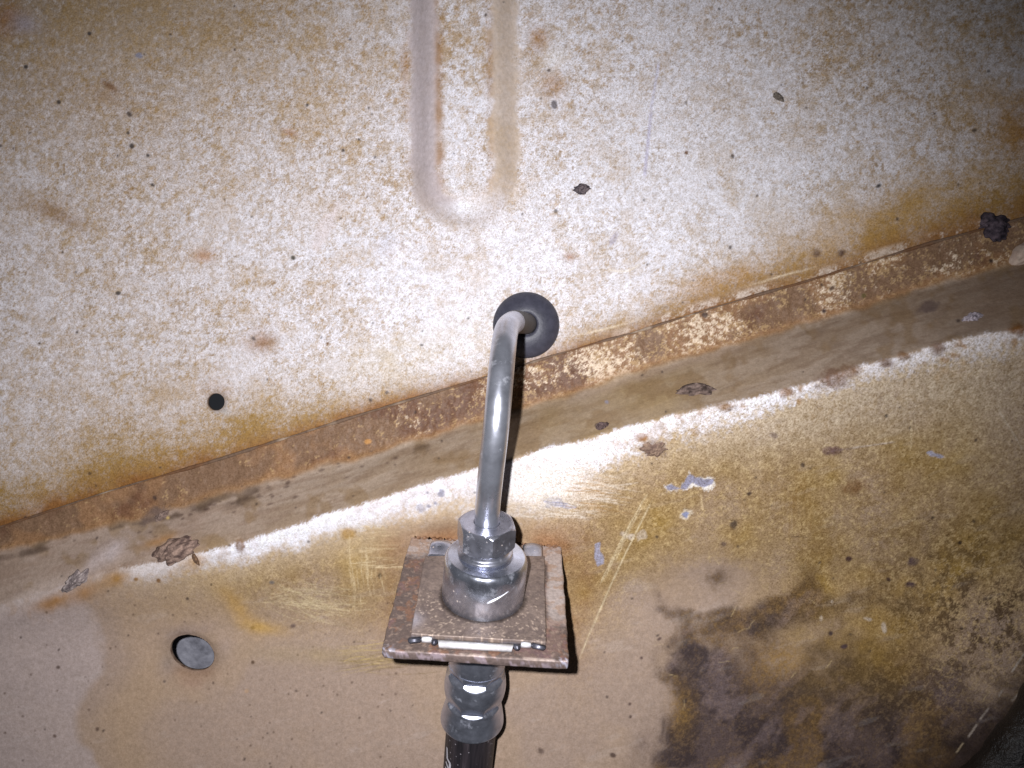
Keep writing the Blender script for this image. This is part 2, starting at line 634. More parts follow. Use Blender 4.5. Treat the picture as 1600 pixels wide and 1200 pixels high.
# ---- rusty flange band -------------------------------------------
below = ss(-1.5, 1.5, B - seam_w)
t_b = (B - seam_w) / np.maximum(band_w - seam_w, 5)
bandc = np.empty_like(pig)
bandc[:] = S(126, 99, 78)
mix = lambda base, m, c: base + (c - base) * np.clip(m, 0, 1)[..., None]
bandc = mix(bandc, 0.75 * ss(.42, .68, n60), S(147, 111, 80))
bandc = mix(bandc, 0.6 * ss(.56, .78, n120 * .6 + n30 * .4), S(92, 58, 44))
rightw = ss(740, 900, A)
leftw = ss(640, 500, A)
spk = ss(0.62, 0.86, fine2 + 0.22 * (n60 - .5) + 0.05 * rightw - 0.16 * leftw)
bandc = mix(bandc, 0.75 * spk, S(182, 152, 112))
wht = ss(0.56, 0.76, 0.45 * n60 + 0.55 * fine + 0.05 * rightw - 0.40 * leftw + 0.18 * gauss(A, B, 920, 575, 70, 40)
         + 0.2 * gauss(A, B, 1100, 515, 45, 26) + 0.2 * gauss(A, B, 1320, 455, 34, 34) + 0.25 * gauss(A, B, 1485, 405, 28, 34)
         + 0.10 * gauss(A, B, 600, 665, 70, 26) - .10)
bandc = mix(bandc, 0.85 * wht * ss(0.25, 0.5, fine2), S(226, 208, 186))
bandc = mix(bandc, 0.75 * np.exp(-((t_b - 1.0) / 0.16) ** 2), S(156, 118, 80))
lay(below, 0)
pig += bandc * below[..., None]
# ---- dusty ledge -------------------------------------------------
ledge = ss(-7, 5, B - band_w)
lc = np.empty_like(pig)
lc[:] = S(168, 150, 134)
lc = mix(lc, 0.55 * ss(.35, .75, streak2), S(148, 126, 104))
lc = mix(lc, 0.5 * ss(.50, .85, streak), S(132, 110, 92))
lc = mix(lc, 0.55 * gauss(A, B, 930, 645, 210, 60, -16) * (0.5 + n60), S(160, 134, 86))
lc = mix(lc, 0.45 * ss(600, 200, A), S(156, 134, 124))
lc = mix(lc, 0.6 * ss(1350, 1650, A), S(134, 112, 96))
lc = mix(lc, 0.55 * ss(.55, .8, n30) * ss(1.2, .9, (B - seam_w) / np.maximum(ridge_w - seam_w, 1)), S(138, 112, 80))
tl = (B - band_w) / np.maximum(ridge_w - band_w, 8)
lc = mix(lc, 0.8 * np.exp(-((tl - 0.14) / 0.13) ** 2) * ss(.45, .7, streak2 * .5 + n30 * .5) * ss(780, 600, A), S(84, 68, 58))
lc = mix(lc, 0.5 * np.exp(-((tl - 0.08) / 0.09) ** 2) * ss(820, 950, A) * ss(1250, 1100, A), S(182, 162, 146))
lc = mix(lc, 0.5 * ss(.3, 1.0, tl) * ss(700, 350, A) * ss(200, 350, A) * n60, S(150, 124, 84))
lay(ledge, 0)
pig += lc * ledge[..., None]
# ---- lower sheet -------------------------------------------------
low = ss(-3.0, 3.0, B - ridge_w)
lw = np.empty_like(pig)
lw[:] = S(165, 144, 130)
rd = np.maximum(B - ridge_w, 0)
lw = mix(lw, 0.35 * ss(.4, .75, n120), S(174, 148, 120))
lw = mix(lw, 0.18 * ss(.45, .75, fine), S(160, 136, 118))
# pale lilac region far left with a wavy border
bord = 150 + 26 * np.sin(B / 38.0) + 60 * (n120 - .5) - 0.10 * (B - 1000)
lil = ss(10, -14, A - bord) * ss(880, 930, B)
lw = mix(lw, 0.75 * lil, S(180, 165, 162))
lw = mix(lw, 0.35 * ss(14, 60, A - bord) * ss(220, 60, A - bord) * ss(900, 960, B), S(178, 150, 118))
# ochre staining, right half, granular
oc = np.clip(0.95 * gauss(A, B, 1180, 770, 330, 150, 0) + 0.8 * gauss(A, B, 1330, 860, 260, 140) + 0.55 * gauss(A, B, 1500, 760, 240, 200)
             + 0.75 * gauss(A, B, 920, 900, 90, 130) + 0.55 * gauss(A, B, 580, 930, 200, 60, 0) + 0.5 * gauss(A, B, 420, 890, 190, 40, -10)
             + 0.3 * gauss(A, B, 930, 820, 70, 50), 0, 1)
clean = gauss(A, B, 1080, 930, 95, 70, -10) + 0.9 * gauss(A, B, 990, 1060, 90, 110) + .7 * gauss(A, B, 1140, 905, 60, 30)
oc = oc * (1 - np.clip(clean, 0, 1) * 0.9)
lw = mix(lw, 0.80 * oc * (0.35 + 0.85 * n60), S(158, 128, 66))
lw = mix(lw, 0.45 * oc * ss(.48, .72, n30 * .5 + fine2 * .5), S(132, 102, 52))
lw = mix(lw, 0.50 * oc * ss(.58, .84, fine), S(200, 176, 130))
# paler speckled zone, top right of the lower sheet
pz = gauss(A, B, 1420, 600, 230, 75, -14) + 0.7 * gauss(A, B, 1180, 670, 150, 40, -14) + .4 * gauss(A, B, 1570, 640, 90, 120)
lw = mix(lw, np.clip(0.75 * pz * (0.4 + 0.9 * fine), 0, .9), S(198, 182, 160))
lw = mix(lw, np.clip(0.6 * pz * ss(.55, .75, fine2), 0, .9), S(160, 136, 104))
# dark grime lower right, with the corner's vignetting painted in
gr = (1.1 * gauss(A, B, 1290, 1170, 240, 105) + 0.75 * gauss(A, B, 1130, 1110, 85, 110, 0) + 0.65 * gauss(A, B, 1210, 960, 120, 24, -12)
      + 0.6 * gauss(A, B, 1255, 930, 26, 40) + .45 * gauss(A, B, 1400, 940, 60, 34, -10) + .5 * gauss(A, B, 1110, 900, 18, 16)
      + .7 * gauss(A, B, 1430, 1150, 180, 60) + .4 * gauss(A, B, 1060, 960, 60, 10) + .3 * gauss(A, B, 1290, 1020, 160, 50))
gr = gr + 0.55 * (n120 - .5) + 0.35 * (n30 - .5)
gr = gr + 0.50 * gauss(A, B, 1450, 1230, 460, 170)  # broad darkening to the corner, vignette on top of the grime
warp = fbm(A + 60 * (n120 - .5), B + 60 * (n60 - .5), 70, 5, 33, .62)
grm = ss(0.18, 0.95, gr + 0.45 * (warp - .5) + 0.18 * (fine - .5)) * ss(960, 1070, A + 60 * (warp - .5)) * ss(820, 930, B)
lw = mix(lw, 0.93 * grm, S(80, 66, 66))
lw = mix(lw, 0.70 * grm * ss(.40, .8, warp), S(50, 40, 42))
lw = mix(lw, 0.35 * grm * ss(.5, .8, fine), S(120, 98, 76))
lw = mix(lw, 0.45 * grm * ss(.52, .8, fbm(A, B, 90, 5, 31)) * (.4 + .8 * fine), S(138, 106, 54))
lw = mix(lw, 0.30 * grm * ss(.6, .85, fbm(A * .6 + B * .5, B * .35 - A * .2, 26, 4, 36)), S(140, 122, 122))
lw = mix(lw, 0.55 * gauss(A, B, 1350, 1000, 110, 90) * (0.4 + n60), S(156, 124, 56))
lw = mix(lw, (0.6 * gauss(A, B, 1230, 1030, 26, 26) + 0.5 * gauss(A, B, 1065, 1110, 20, 40) + .4 * gauss(A, B, 1190, 1050, 30, 40)) * (.4 + .9 * fine), S(154, 118, 52))
# coarse brown pitting far right
pit = gauss(A, B, 1540, 960, 150, 130)
lw = mix(lw, np.clip(0.9 * pit * ss(.48, .66, fine2 * .6 + n16 * .4), 0, .9), S(88, 68, 48))
lw = mix(lw, np.clip(0.7 * pit * ss(.56, .74, fine), 0, .9), S(196, 170, 128))
lw = mix(lw, 0.85 * ss(0, 60, (A - 1440) * .62 + (B - 1130) * .78 - 60 + 40 * (n60 - .5)), S(70, 52, 40))
dcn = (A - 1440) * .62 + (B - 1130) * .78
lw = mix(lw, 0.9 * ss(-10, 110, dcn + 50 * (warp - .5)), S(48, 37, 32))
# rust halo round the welded bracket
ru = gauss(A, B, 700, 838, 74, 26, -4) + gauss(A, B, 850, 838, 44, 26, 12) + .35 * gauss(A, B, 900, 900, 40, 120) + .3 * gauss(A, B, 610, 900, 30, 120)
lw = mix(lw, np.clip(0.9 * ru * (0.5 + 0.8 * n30), 0, .92), S(138, 88, 46))
lw = mix(lw, np.clip(0.8 * gauss(A, B, 680, 822, 50, 12, -6) * ss(.4, .6, n30), 0, 1), S(98, 62, 42))
# white worn crest of the ridge, whitened further for its flash glare
amp = np.interp(A, [0, 60, 170, 215, 280, 320, 390, 560, 760, 960, 1060, 1100, 1180, 1260, 1330, 1380, 1480, 1600, 1700],
                [.05, .1, .1, .42, .38, .7, 1, 1, 1, 1, .8, .7, .95, .75, .5, .7, .55, .5, .3])
wid = np.interp(A, [0, 200, 330, 450, 560, 700, 800, 900, 960, 1050, 1150, 1250, 1400, 1600], [10, 26, 42, 40, 44, 54, 84, 92, 58, 48, 38, 30, 30, 40])
rgt = ss(880, 1120, A)
cr = ss(1.15, 0.20, rd / wid + 0.18 * (n30 - .5) + (0.55 + .55 * rgt) * (fine - .5) + .25 * (n60 - .5)) * amp * (1 - (.12 + .2 * rgt) * ss(.5, .8, fine2))
cr = np.clip(cr, 0, 1)
lw = mix(lw, .6 * ss(2.2, .6, rd / wid) * amp * (1 - rgt * .5), S(206, 186, 158))
lw = mix(lw, np.clip(cr * 1.1, 0, .97), S(243, 243, 254))
lw = mix(lw, np.clip(1.15 * gauss(A, B, 842, 752, 84, 40, 4) - .12 + .35 * (streak2 - .5), 0, .92), S(238, 232, 232))
# tan nicks along the crest
lw = mix(lw, 0.75 * ss(.62, .74, n16 * .55 + n60 * .45) * ss(70, 5, rd) * (0.35 + 0.65 * ss(980, 1200, A)), S(160, 122, 78))
lay(low, 0)
pig += lw * low[..., None]

# ---- marks with a shape of their own -----------------------------
rng = np.random.RandomState(5)


def dot(cx, cy, r, c_, s_=0.9, el=1.0, ro=0.0, rl=0.0, wobble=0.5):
    R = r * max(el, 1) * 2.2 + 4
    sel = win(cx, cy, R)
    a_, b_ = A[sel], B[sel]
    c, s = math.cos(math.radians(ro)), math.sin(math.radians(ro))
    u = ((a_ - cx) * c + (b_ - cy) * s) / (r * el)
    w = (-(a_ - cx) * s + (b_ - cy) * c) / r
    q = np.sqrt(u * u + w * w) + wobble * (n16[sel] - .5) + 0.8 * wobble * (n9[sel] - .5) + (0.5 if r > 4.5 else 0.0) * (fine[sel] - .5)
    e = 1.3 / r if r <= 4.5 else 0.42
    m = ss(1 + e, 1 - e, q)
    if r > 4.5:
        m = m * (0.55 + 0.6 * n9[sel])
        m = np.clip(m, 0, 1)
    lay(s_ * m, S(*c_), sel)
    if rl:
        relief[sel] += rl * ss(1.2, 0.3, q)


def scratch(x0, y0, x1, y1, w, c_, s_=0.9, bow=0.0, patch=0.5):
    cx, cy = (x0 + x1) / 2, (y0 + y1) / 2
    L = math.hypot(x1 - x0, y1 - y0)
    sel = win(cx, cy, abs(x1 - x0) / 2 + w * 3 + abs(bow), abs(y1 - y0) / 2 + w * 3 + abs(bow))
    a_, b_ = A[sel], B[sel]
    ex, ey = (x1 - x0) / L, (y1 - y0) / L
    t = (a_ - x0) * ex + (b_ - y0) * ey
    n_ = -(a_ - x0) * ey + (b_ - y0) * ex
    tt = np.clip(t / L, 0, 1)
    n_ = n_ - bow * 4 * tt * (1 - tt)
    over = np.maximum(np.maximum(-t, t - L), 0)
    dd = np.sqrt(n_ ** 2 + over ** 2)
    m = ss(w * 0.5 + 0.9, max(w * 0.5 - 0.7, 0.0), dd) * ss(0.0, 0.12, np.minimum(tt, 1 - tt) + .03)
    if patch:
        m = m * (1 - patch + patch * ss(.35, .6, vn(t / 9.0 + x0, np.full_like(t, y0), 77)))
    lay(s_ * m, S(*c_), sel)


# peppered black specks
for i in range(210):
    cx, cy = rng.uniform(-40, 1640), rng.uniform(-30, 1230)
    r = rng.choice([1.2, 1.5, 1.8, 2.3, 3.0], p=[.35, .3, .2, .1, .05])
    dot(cx, cy, r, (64, 52, 50), 0.8, el=rng.uniform(1, 1.5), ro=rng.uniform(0, 180))
for i in range(85):
    cx = rng.uniform(0, 640)
    cy = rng.uniform(930, 1210)
    dot(cx, cy, rng.uniform(1.0, 1.9), (92, 72, 60), 0.7)
for i in range(55):
    t_ = rng.uniform(80, 640)
    cy = np.interp(t_, BAND[:, 0], BAND[:, 1]) + rng.normal(14, 12)
    dot(t_, cy, rng.uniform(0.8, 1.9), (84, 66, 58), 0.65, el=rng.uniform(1, 3), ro=-17)
for (cx, cy, r, el, ro, c_) in [
        (92, 160, 3.6, 1, 0, (70, 64, 64)), (140, 53, 3, 1, 0, (70, 66, 68)), (218, 87, 5, 1.2, 30, (140, 140, 158)), (41, 105, 3, 1, 0, (60, 54, 52)),
        (200, 208, 3, 1, 0, (70, 62, 60)), (206, 228, 3.4, 1.2, 80, (72, 64, 62)), (231, 243, 2.4, 1, 0, (70, 62, 60)), (184, 458, 3.4, 1.2, 0, (66, 60, 58)),
        (458, 403, 3.2, 1.2, 60, (70, 66, 56)), (536, 235, 2.4, 1, 0, (66, 60, 60)), (480, 164, 2.4, 1, 0, (66, 60, 60)), (561, 218, 2, 1, 0, (66, 60, 60)),
        (238, 289, 2.4, 1.3, 30, (66, 60, 60)), (866, 163, 4, 1.4, 80, (110, 104, 110)), (1073, 238, 2.6, 1, 0, (110, 74, 40)), (1373, 290, 3, 1.5, -30, (50, 44, 44)),
        (958, 374, 5, 2.3, -60, (176, 170, 186)), (1345, 410, 1.8, 1, 0, (60, 50, 50)), (1146, 820, 6.2, 1.1, 80, (44, 38, 44)),
        (1022, 700, 13, 1.4, 0, (132, 110, 96)), (1004, 684, 6, 1.6, 0, (150, 104, 60)), (1228, 613, 7, 1.6, 0, (140, 100, 62)),
        (1300, 592, 14, 1.8, -14, (122, 92, 74)), (1330, 580, 11, 1.5, -10, (130, 98, 72)), (1384, 569, 8, 1.4, 0, (116, 90, 74)), (1412, 556, 6, 1.4, 0, (130, 96, 64)),
        (1467, 545, 9, 1.3, 0, (116, 90, 76)), (1592, 516, 9, 1.6, 10, (120, 78, 36)), (1452, 480, 8, 1.8, -14, (112, 96, 92)), (1135, 635, 7, 2.0, 0, (140, 106, 70)),
        (1300, 704, 6, 2.4, -6, (110, 84, 80)), (1336, 762, 13, 1.3, 0, (130, 98, 64)), (1385, 650, 2.4, 1, 0, (60, 54, 50)), (1210, 680, 5, 1.3, 0, (136, 118, 106)),
        (1425, 877, 6, 1.3, 0, (74, 58, 72)), (1424, 913, 5, 1.5, 0, (76, 58, 64)), (1326, 873, 4, 1.4, 0, (76, 54, 54)), (1131, 850, 3.4, 1.2, 0, (110, 90, 76)),
        (1298, 990, 3.4, 1, 0, (66, 52, 52)), (1319, 1010, 4.5, 1.5, -20, (76, 60, 66)), (1457, 809, 3, 1, 0, (74, 60, 50)), (1500, 848, 3, 1, 0, (60, 46, 40)),
        (1388, 905, 3, 1, 0, (70, 50, 46)), (1170, 771, 3, 1.5, -20, (80, 64, 56)), (376, 855, 8, 1.3, 60, (126, 90, 58)), (212, 905, 3, 1.2, 0, (140, 104, 60)),
        (247, 907, 3, 1, 40, (132, 96, 60)), (545, 833, 10, 1.2, 0, (166, 128, 72)), (262, 809, 3, 1.1, 0, (206, 178, 120)), (85, 1150, 3, 1, 0, (110, 92, 84)),
        (90, 1043, 3, 1.2, 0, (100, 84, 78)), (152, 1140, 3.2, 1.2, 80, (96, 76, 66)), (395, 1035, 2.4, 1, 0, (84, 62, 50)), (458, 978, 3, 1.4, -20, (110, 92, 88)),
        (425, 910, 2.6, 1.4, 0, (120, 112, 108)), (845, 1173, 5, 1.3, 20, (98, 80, 72)), (958, 1180, 3.5, 1.4, 20, (82, 64, 56)), (985, 1120, 2.4, 1, 0, (80, 62, 56)),
        (1030, 998, 3, 1.5, -30, (84, 64, 60)), (984, 1100, 2, 1, 0, (84, 64, 60)), (1002, 1028, 2.2, 1, 0, (84, 64, 60)), (1350, 462, 4, 1, 0, (96, 84, 50)),
        (1102, 492, 3.5, 1.2, 0, (66, 50, 44)), (1288, 486, 3.2, 1, 0, (60, 46, 46)), (1300, 450, 4, 1.6, -50, (90, 70, 60)), (1277, 395, 6, 1.3, 0, (104, 78, 58)),
        (1315, 396, 5.5, 1.3, -40, (86, 64, 52)), (1548, 408, 3, 1, 0, (60, 46, 40)), (575, 690, 4, 1.3, 0, (190, 140, 84)), (430, 690, 3, 1.0, 0, (190, 150, 90)),
        (240, 805, 9, 2.6, -28, (110, 92, 84)), (385, 1080, 4, 1, 0, (180, 150, 124)), (512, 537, 3, 1, 0, (120, 84, 48)), (140, 740, 2.5, 1, 0, (90, 70, 50))]:
    dot(cx, cy, r, c_, 0.92, el, ro, rl=0.12 if r > 5 else 0)
# rusty smudges at the worn left end of the ridge
for (cx, cy, rx, ry, ro, s_, c_) in [(88, 938, 34, 12, -15, .85, (160, 114, 62)), (132, 925, 20, 12, -30, .8, (162, 122, 84)), (178, 905, 22, 12, -15, .9, (160, 118, 60)),
                                     (165, 868, 36, 13, -38, .75, (200, 188, 190)), (60, 925, 70, 12, -22, .55, (196, 180, 172)), (250, 845, 26, 7, -20, .5, (170, 124, 76)),
                                     (300, 878, 20, 12, -30, .55, (178, 138, 84)), (300, 1048, 34, 12, 0, .6, (156, 118, 92)), (300, 1066, 20, 10, 0, .35, (150, 114, 100)),
                                     (262, 1040, 16, 20, 30, .45, (150, 138, 136)), (300, 985, 50, 14, -10, .4, (150, 132, 130)), (350, 1010, 16, 24, 0, .35, (160, 142, 138)),
                                     (370, 950, 14, 40, -40, .5, (192, 150, 74)), (410, 980, 34, 10, 10, .55, (192, 152, 72)), (560, 870, 40, 50, 0, .35, (196, 166, 104)),
                                     (520, 1025, 120, 14, 2, .35, (164, 142, 100)), (640, 1035, 60, 10, 0, .3, (150, 124, 84))]:
    g = gauss(A, B, cx, cy, rx, ry, ro)
    lay(np.clip(g * s_ * (0.6 + 0.8 * n30), 0, 0.95), S(*c_))
# chips down to grey primer with white rims
def chip(pts, c_=(150, 150, 172), rim=(238, 232, 228), rw=5.0):
    pts = np.array(pts, float)
    x0, y0 = pts.min(0) - 24
    x1, y1 = pts.max(0) + 24
    sel = win((x0 + x1) / 2, (y0 + y1) / 2, (x1 - x0) / 2, (y1 - y0) / 2)
    a_, b_ = A[sel], B[sel]
    nz = (n9[sel] - .5) * 5 + (n16[sel] - .5) * 4
    dmin = np.full(a_.shape, 1e9)
    ins = np.zeros(a_.shape, bool)
    n = len(pts)
    for i in range(n):
        p0, p1 = pts[i], pts[(i + 1) % n]
        e = p1 - p0
        t = np.clip(((a_ - p0[0]) * e[0] + (b_ - p0[1]) * e[1]) / (e @ e), 0, 1)
        dmin = np.minimum(dmin, np.hypot(a_ - p0[0] - t * e[0], b_ - p0[1] - t * e[1]))
        cond = (p0[1] > b_) != (p1[1] > b_)
        xin = (p1[0] - p0[0]) * (b_ - p0[1]) / (p1[1] - p0[1] + 1e-9) + p0[0]
        ins ^= cond & (a_ < xin)
    sdv = np.where(ins, -dmin, dmin) + nz * 0.6
    if rim is not None:
        lay(0.9 * ss(rw + 1.5, rw - 1.5, sdv + (n30[sel] - .5) * rw * 2.6 + (fine[sel] - .5) * rw * 1.3), S(*rim), sel)
    lay(0.97 * ss(1.0, -1.0, sdv), S(*c_), sel)
    relief[sel] -= 0.10 * ss(1.5, -1.5, sdv)


chip([(1040, 760), (1050, 756), (1064, 763), (1070, 748), (1078, 741), (1086, 744), (1092, 745), (1100, 752), (1108, 750), (1116, 748), (1112, 756), (1100, 762),
      (1088, 757), (1082, 755), (1072, 764), (1058, 766), (1044, 765)], (146, 144, 166), (236, 230, 224), 6)
chip([(1066, 803), (1072, 797), (1078, 802), (1073, 808)], (140, 146, 178), (214, 200, 180), 2.5)
chip([(838, 776), (852, 780), (862, 778), (874, 777), (880, 785), (894, 789), (900, 793), (890, 795), (876, 792), (862, 790), (850, 785)], (152, 150, 172), None)
chip([(1448, 707), (1456, 706), (1474, 711), (1484, 715), (1470, 717), (1456, 713)], (168, 166, 186), None)
chip([(930, 850), (937, 848), (938, 862), (944, 872), (944, 882), (934, 884), (929, 872)], (160, 158, 178), None)
for (cx, cy, r) in [(688, 773, 4), (657, 794, 5), (670, 791, 2.6), (680, 786, 2.6), (668, 770, 2), (690, 768, 3), (948, 628, 2.2), (856, 791, 3)]:
    dot(cx, cy, r, (150, 148, 166), .85, 1.3, 20)
for (cx, cy, r, el, ro) in [(976, 836, 5, 1.2, 0), (1005, 836, 5, 1.6, -40), (986, 838, 4, 1.2, 20), (1356, 967, 2.4, 2.6, 10), (1381, 980, 2.6, 2.4, 85), (1283, 965, 2.6, 1.6, 80),
                            (1098, 688, 5, 1.4, 70), (1300, 940, 2.5, 1, 0)]:
    dot(cx, cy, r, (206, 194, 182), .65, el, ro, wobble=1.2)
# long scratches
for (x0, y0, x1, y1, w, s_, bow) in [(1013, 770, 936, 916, 1.6, .9, 3), (1008, 775, 945, 905, 1.3, .8, 2), (1021, 778, 905, 1030, 1.7, .95, 4), (1016, 790, 925, 985, 1.2, .8, 3),
                                     (1004, 790, 960, 880, 1.2, .8, 1), (998, 800, 952, 890, 1.2, .7, 1), (985, 820, 940, 910, 1.2, .7, 1)]:
    scratch(x0, y0, x1, y1, w, (224, 208, 174), s_ * .62, bow, .45)
for (x0, y0, x1, y1, w, s_, c_) in [(1424, 655, 1424, 700, 1.6, .9, (220, 200, 164)), (1095, 770, 1098, 800, 2.2, .8, (214, 190, 150)), (1290, 706, 1400, 691, 2, .55, (120, 100, 100)),
                                    (1330, 700, 1400, 690, 1.4, .8, (210, 196, 180)), (1235, 838, 1263, 840, 1.4, .7, (86, 66, 52)), (1252, 815, 1253, 838, 1.4, .6, (86, 66, 52)),
                                    (1560, 640, 1600, 705, 1.6, .7, (208, 196, 180)), (1600, 1020, 1580, 1050, 2.6, .8, (196, 186, 176)), (1566, 1078, 1560, 1088, 3, .9, (168, 156, 146)),
                                    (1545, 1105, 1530, 1125, 3, .9, (168, 156, 146)), (1527, 1130, 1512, 1152, 3, .95, (168, 156, 146)), (1505, 1160, 1494, 1176, 2.4, .7, (200, 180, 150)),
                                    (1580, 1095, 1590, 1085, 4, .5, (170, 160, 150))]:
    scratch(x0, y0, x1, y1, w, c_, s_, 0, .3)
# silver score line on the upper sheet
scratch(1030, 96, 1017, 172, 4.2, (206, 204, 222), .9, 0, .15)
scratch(1018, 170, 1007, 278, 5.0, (196, 192, 212), .9, 0, .2)
scratch(1062, 120, 1058, 160, 3.5, (226, 224, 232), .6, 0, .5)
scratch(1000, 412, 950, 420, 3, (240, 232, 220), .6, -8, .3)
# fine hand-made scrapes left of the bracket
for i in range(46):
    x0 = rng.uniform(395, 480)
    y0 = rng.uniform(905, 948)
    L = rng.uniform(40, 120)
    an = math.radians(rng.normal(14, 10))
    scratch(x0, y0, x0 + L * math.cos(an), y0 + L * math.sin(an), rng.uniform(.7, 1.3), (210, 192, 154), rng.uniform(.25, .6), rng.uniform(-7, 12), .4)
for i in range(46):
    x0 = rng.uniform(540, 600)
    y0 = rng.uniform(818, 900)
    if rng.rand() < .5:
        scratch(x0, y0, x0 + rng.uniform(25, 60), y0 + rng.uniform(-4, 10), 1.0, (224, 204, 166), rng.uniform(.25, .6), 0, .5)
    else:
        scratch(x0, y0, x0 + rng.uniform(-4, 14), y0 + rng.uniform(25, 70), 1.0, (224, 204, 166), rng.uniform(.25, .6), 0, .5)
for i in range(40):
    x0 = rng.uniform(520, 590)
    y0 = rng.normal(1035, 14)
    L = rng.uniform(30, 110)
    dk = rng.rand() < .45
    scratch(x0, y0, x0 + L, y0 + rng.normal(-4, 6), rng.uniform(.7, 1.2), (124, 102, 66) if dk else (196, 172, 112), rng.uniform(.25, .55), rng.uniform(-4, 4), .5)
# wiped streaks right of the bright crest
for i in range(120):
    x0 = rng.uniform(780, 900)
    y0 = rng.uniform(728, 806)
    L = rng.uniform(50, 130) * (1 - abs(y0 - 760) / 90)
    scratch(x0, y0, x0 + L, y0 + L * rng.normal(.10, .07), rng.uniform(.8, 2.0), (236, 226, 214), rng.uniform(.22, .55), rng.uniform(-3, 3), .4)
for i in range(34):
    x0 = rng.uniform(880, 930)
    y0 = rng.uniform(740, 800)
    L = rng.uniform(25, 70)
    scratch(x0, y0, x0 + L, y0 + L * rng.normal(.12, .1), rng.uniform(.7, 1.3), (172, 132, 76), rng.uniform(.3, .6), 0, .3)
for i in range(60):
    x0 = rng.uniform(1000, 1560)
    y0 = rng.uniform(660, 1100)
    an = rng.uniform(0, 3.14)
    L = rng.uniform(8, 22)
    scratch(x0, y0, x0 + L * math.cos(an), y0 + L * math.sin(an), .9, (206, 182, 136), rng.uniform(.3, .6), rng.uniform(-3, 3), .3)
# vertical dark rub marks in the ochre area
for i in range(16):
    x0 = rng.uniform(1222, 1275)
    y0 = rng.uniform(735, 770)
    scratch(x0, y0, x0 + rng.normal(0, 3), y0 + rng.uniform(30, 90), rng.uniform(1, 3), (140, 108, 60), rng.uniform(.2, .45), 0, .4)
# grime halo round the lower hole
pig = np.clip(pig * (0.93 + 0.14 * (fine[..., None])), 0.004, 0.92)

# relief of the surface itself
relief += 0.10 * (n30 - .5) + 0.05 * (n16 - .5)
relief += (0.35 * (fbm(A, B, 420, 2, 41) - .5)) * 1.2
crust = ss(-2, 4, B - seam_w) * ss(6, -2, B - band_w)
relief += crust * (0.35 * (n16 - .5) + 0.25 * (fine - .5) + .5 * (n60 - .5))
relief += 0.30 * ledge * (1 - low) * (streak2 - .5)
oc_ = np.clip(oc + pz + pit, 0, 1)
gu = np.clip(0.62 + .25 * n120 - .1, 0, 1) * (1 - .85 * np.clip(lf + rf, 0, 1))
gd_ = 0.22 + 0.55 * oc_ + 0.2 * np.clip(cr, 0, 1)
gd_ = gd_ + .3 * grm
grainf = gu * up_m + (1 - up_m) * (0.55 * (1 - ledge) + ledge * (0.22 * (1 - low) + low * gd_))
grainf = grainf.astype(np.float32)

# ---- assemble meshes, cut the two drilled holes
H1 = surf(337, 628)
H2 = surf(300, 1020)


def hole_metric(h, r, tilt, rot):
    c, s = math.cos(rot), math.sin(rot)
    dx = (X - h[0]) * c + (Vv - h[2]) * s
    dv = (-(X - h[0]) * s + (Vv - h[2]) * c) / tilt
    return np.hypot(dx, dv), dx, dv, c, s


Dfin = D - relief
cut = np.zeros((NV, NX), bool)
Xo, Vo = X.copy(), Vv.copy()
HR1, HR2 = 2.45, 6.45
HT1, HT2 = (0.97, 0.0), (0.72, math.radians(-20))
for (h, r, (tl_, rt_)) in [(H1, HR1, HT1), (H2, HR2, HT2)]:
    q, dx, dv, hc, hs = hole_metric(h, r, tl_, rt_)
    near = (q < r + STEP * 0.75) & (q > r - STEP * 0.75)
    f_ = np.where(near, r / np.maximum(q, 1e-6), 1.0)
    Xo = np.where(near, h[0] + (dx * hc - dv * tl_ * hs) * f_, Xo)
    Vo = np.where(near, h[2] + (dx * hs + dv * tl_ * hc) * f_, Vo)
    cut |= q < r - STEP * 0.75
    # rolled grimy lip
    lip = np.exp(-((q - r) / 0.9) ** 2)
    Dfin += 0.25 * lip
    pig *= (1 - 0.22 * np.exp(-((q - r) / (0.4 * r)) ** 2) * (q > r))[..., None] * 1.0
    pig += (S(136, 116, 104) - pig) * (0.35 * np.exp(-((q - r) / (0.22 * r)) ** 2))[..., None]

PW = to_world(Xo, Dfin, Vo).reshape(-1, 3)
idx = np.arange(NV * NX).reshape(NV, NX)
q4 = np.stack([idx[:-1, :-1], idx[:-1, 1:], idx[1:, 1:], idx[1:, :-1]], -1).reshape(-1, 4)
cf = cut.ravel()
q4 = q4[~(cf[q4].any(1))]
side = ((seam_y - B).ravel()[q4].mean(1)) > 0


def panel(name, quads, label):
    used = np.unique(quads)
    remap = np.full(NV * NX, -1, np.int64)
    remap[used] = np.arange(len(used))
    me = mesh_np(name, PW[used], remap[quads])
    o = link(name, me, M_PANEL)
    set_col(me, pig.reshape(-1, 3)[used])
    set_f(me, grainf.ravel()[used], 'grain')
    return tag(o, label, None, 'structure')


upper = panel('upper_panel', q4[side], 'rust speckled white painted sheet metal panel above the seam')
lower = panel('lower_panel', q4[~side], 'tan and ochre stained lower sheet metal panel with worn white ridge')
print('panel verts', NV * NX)


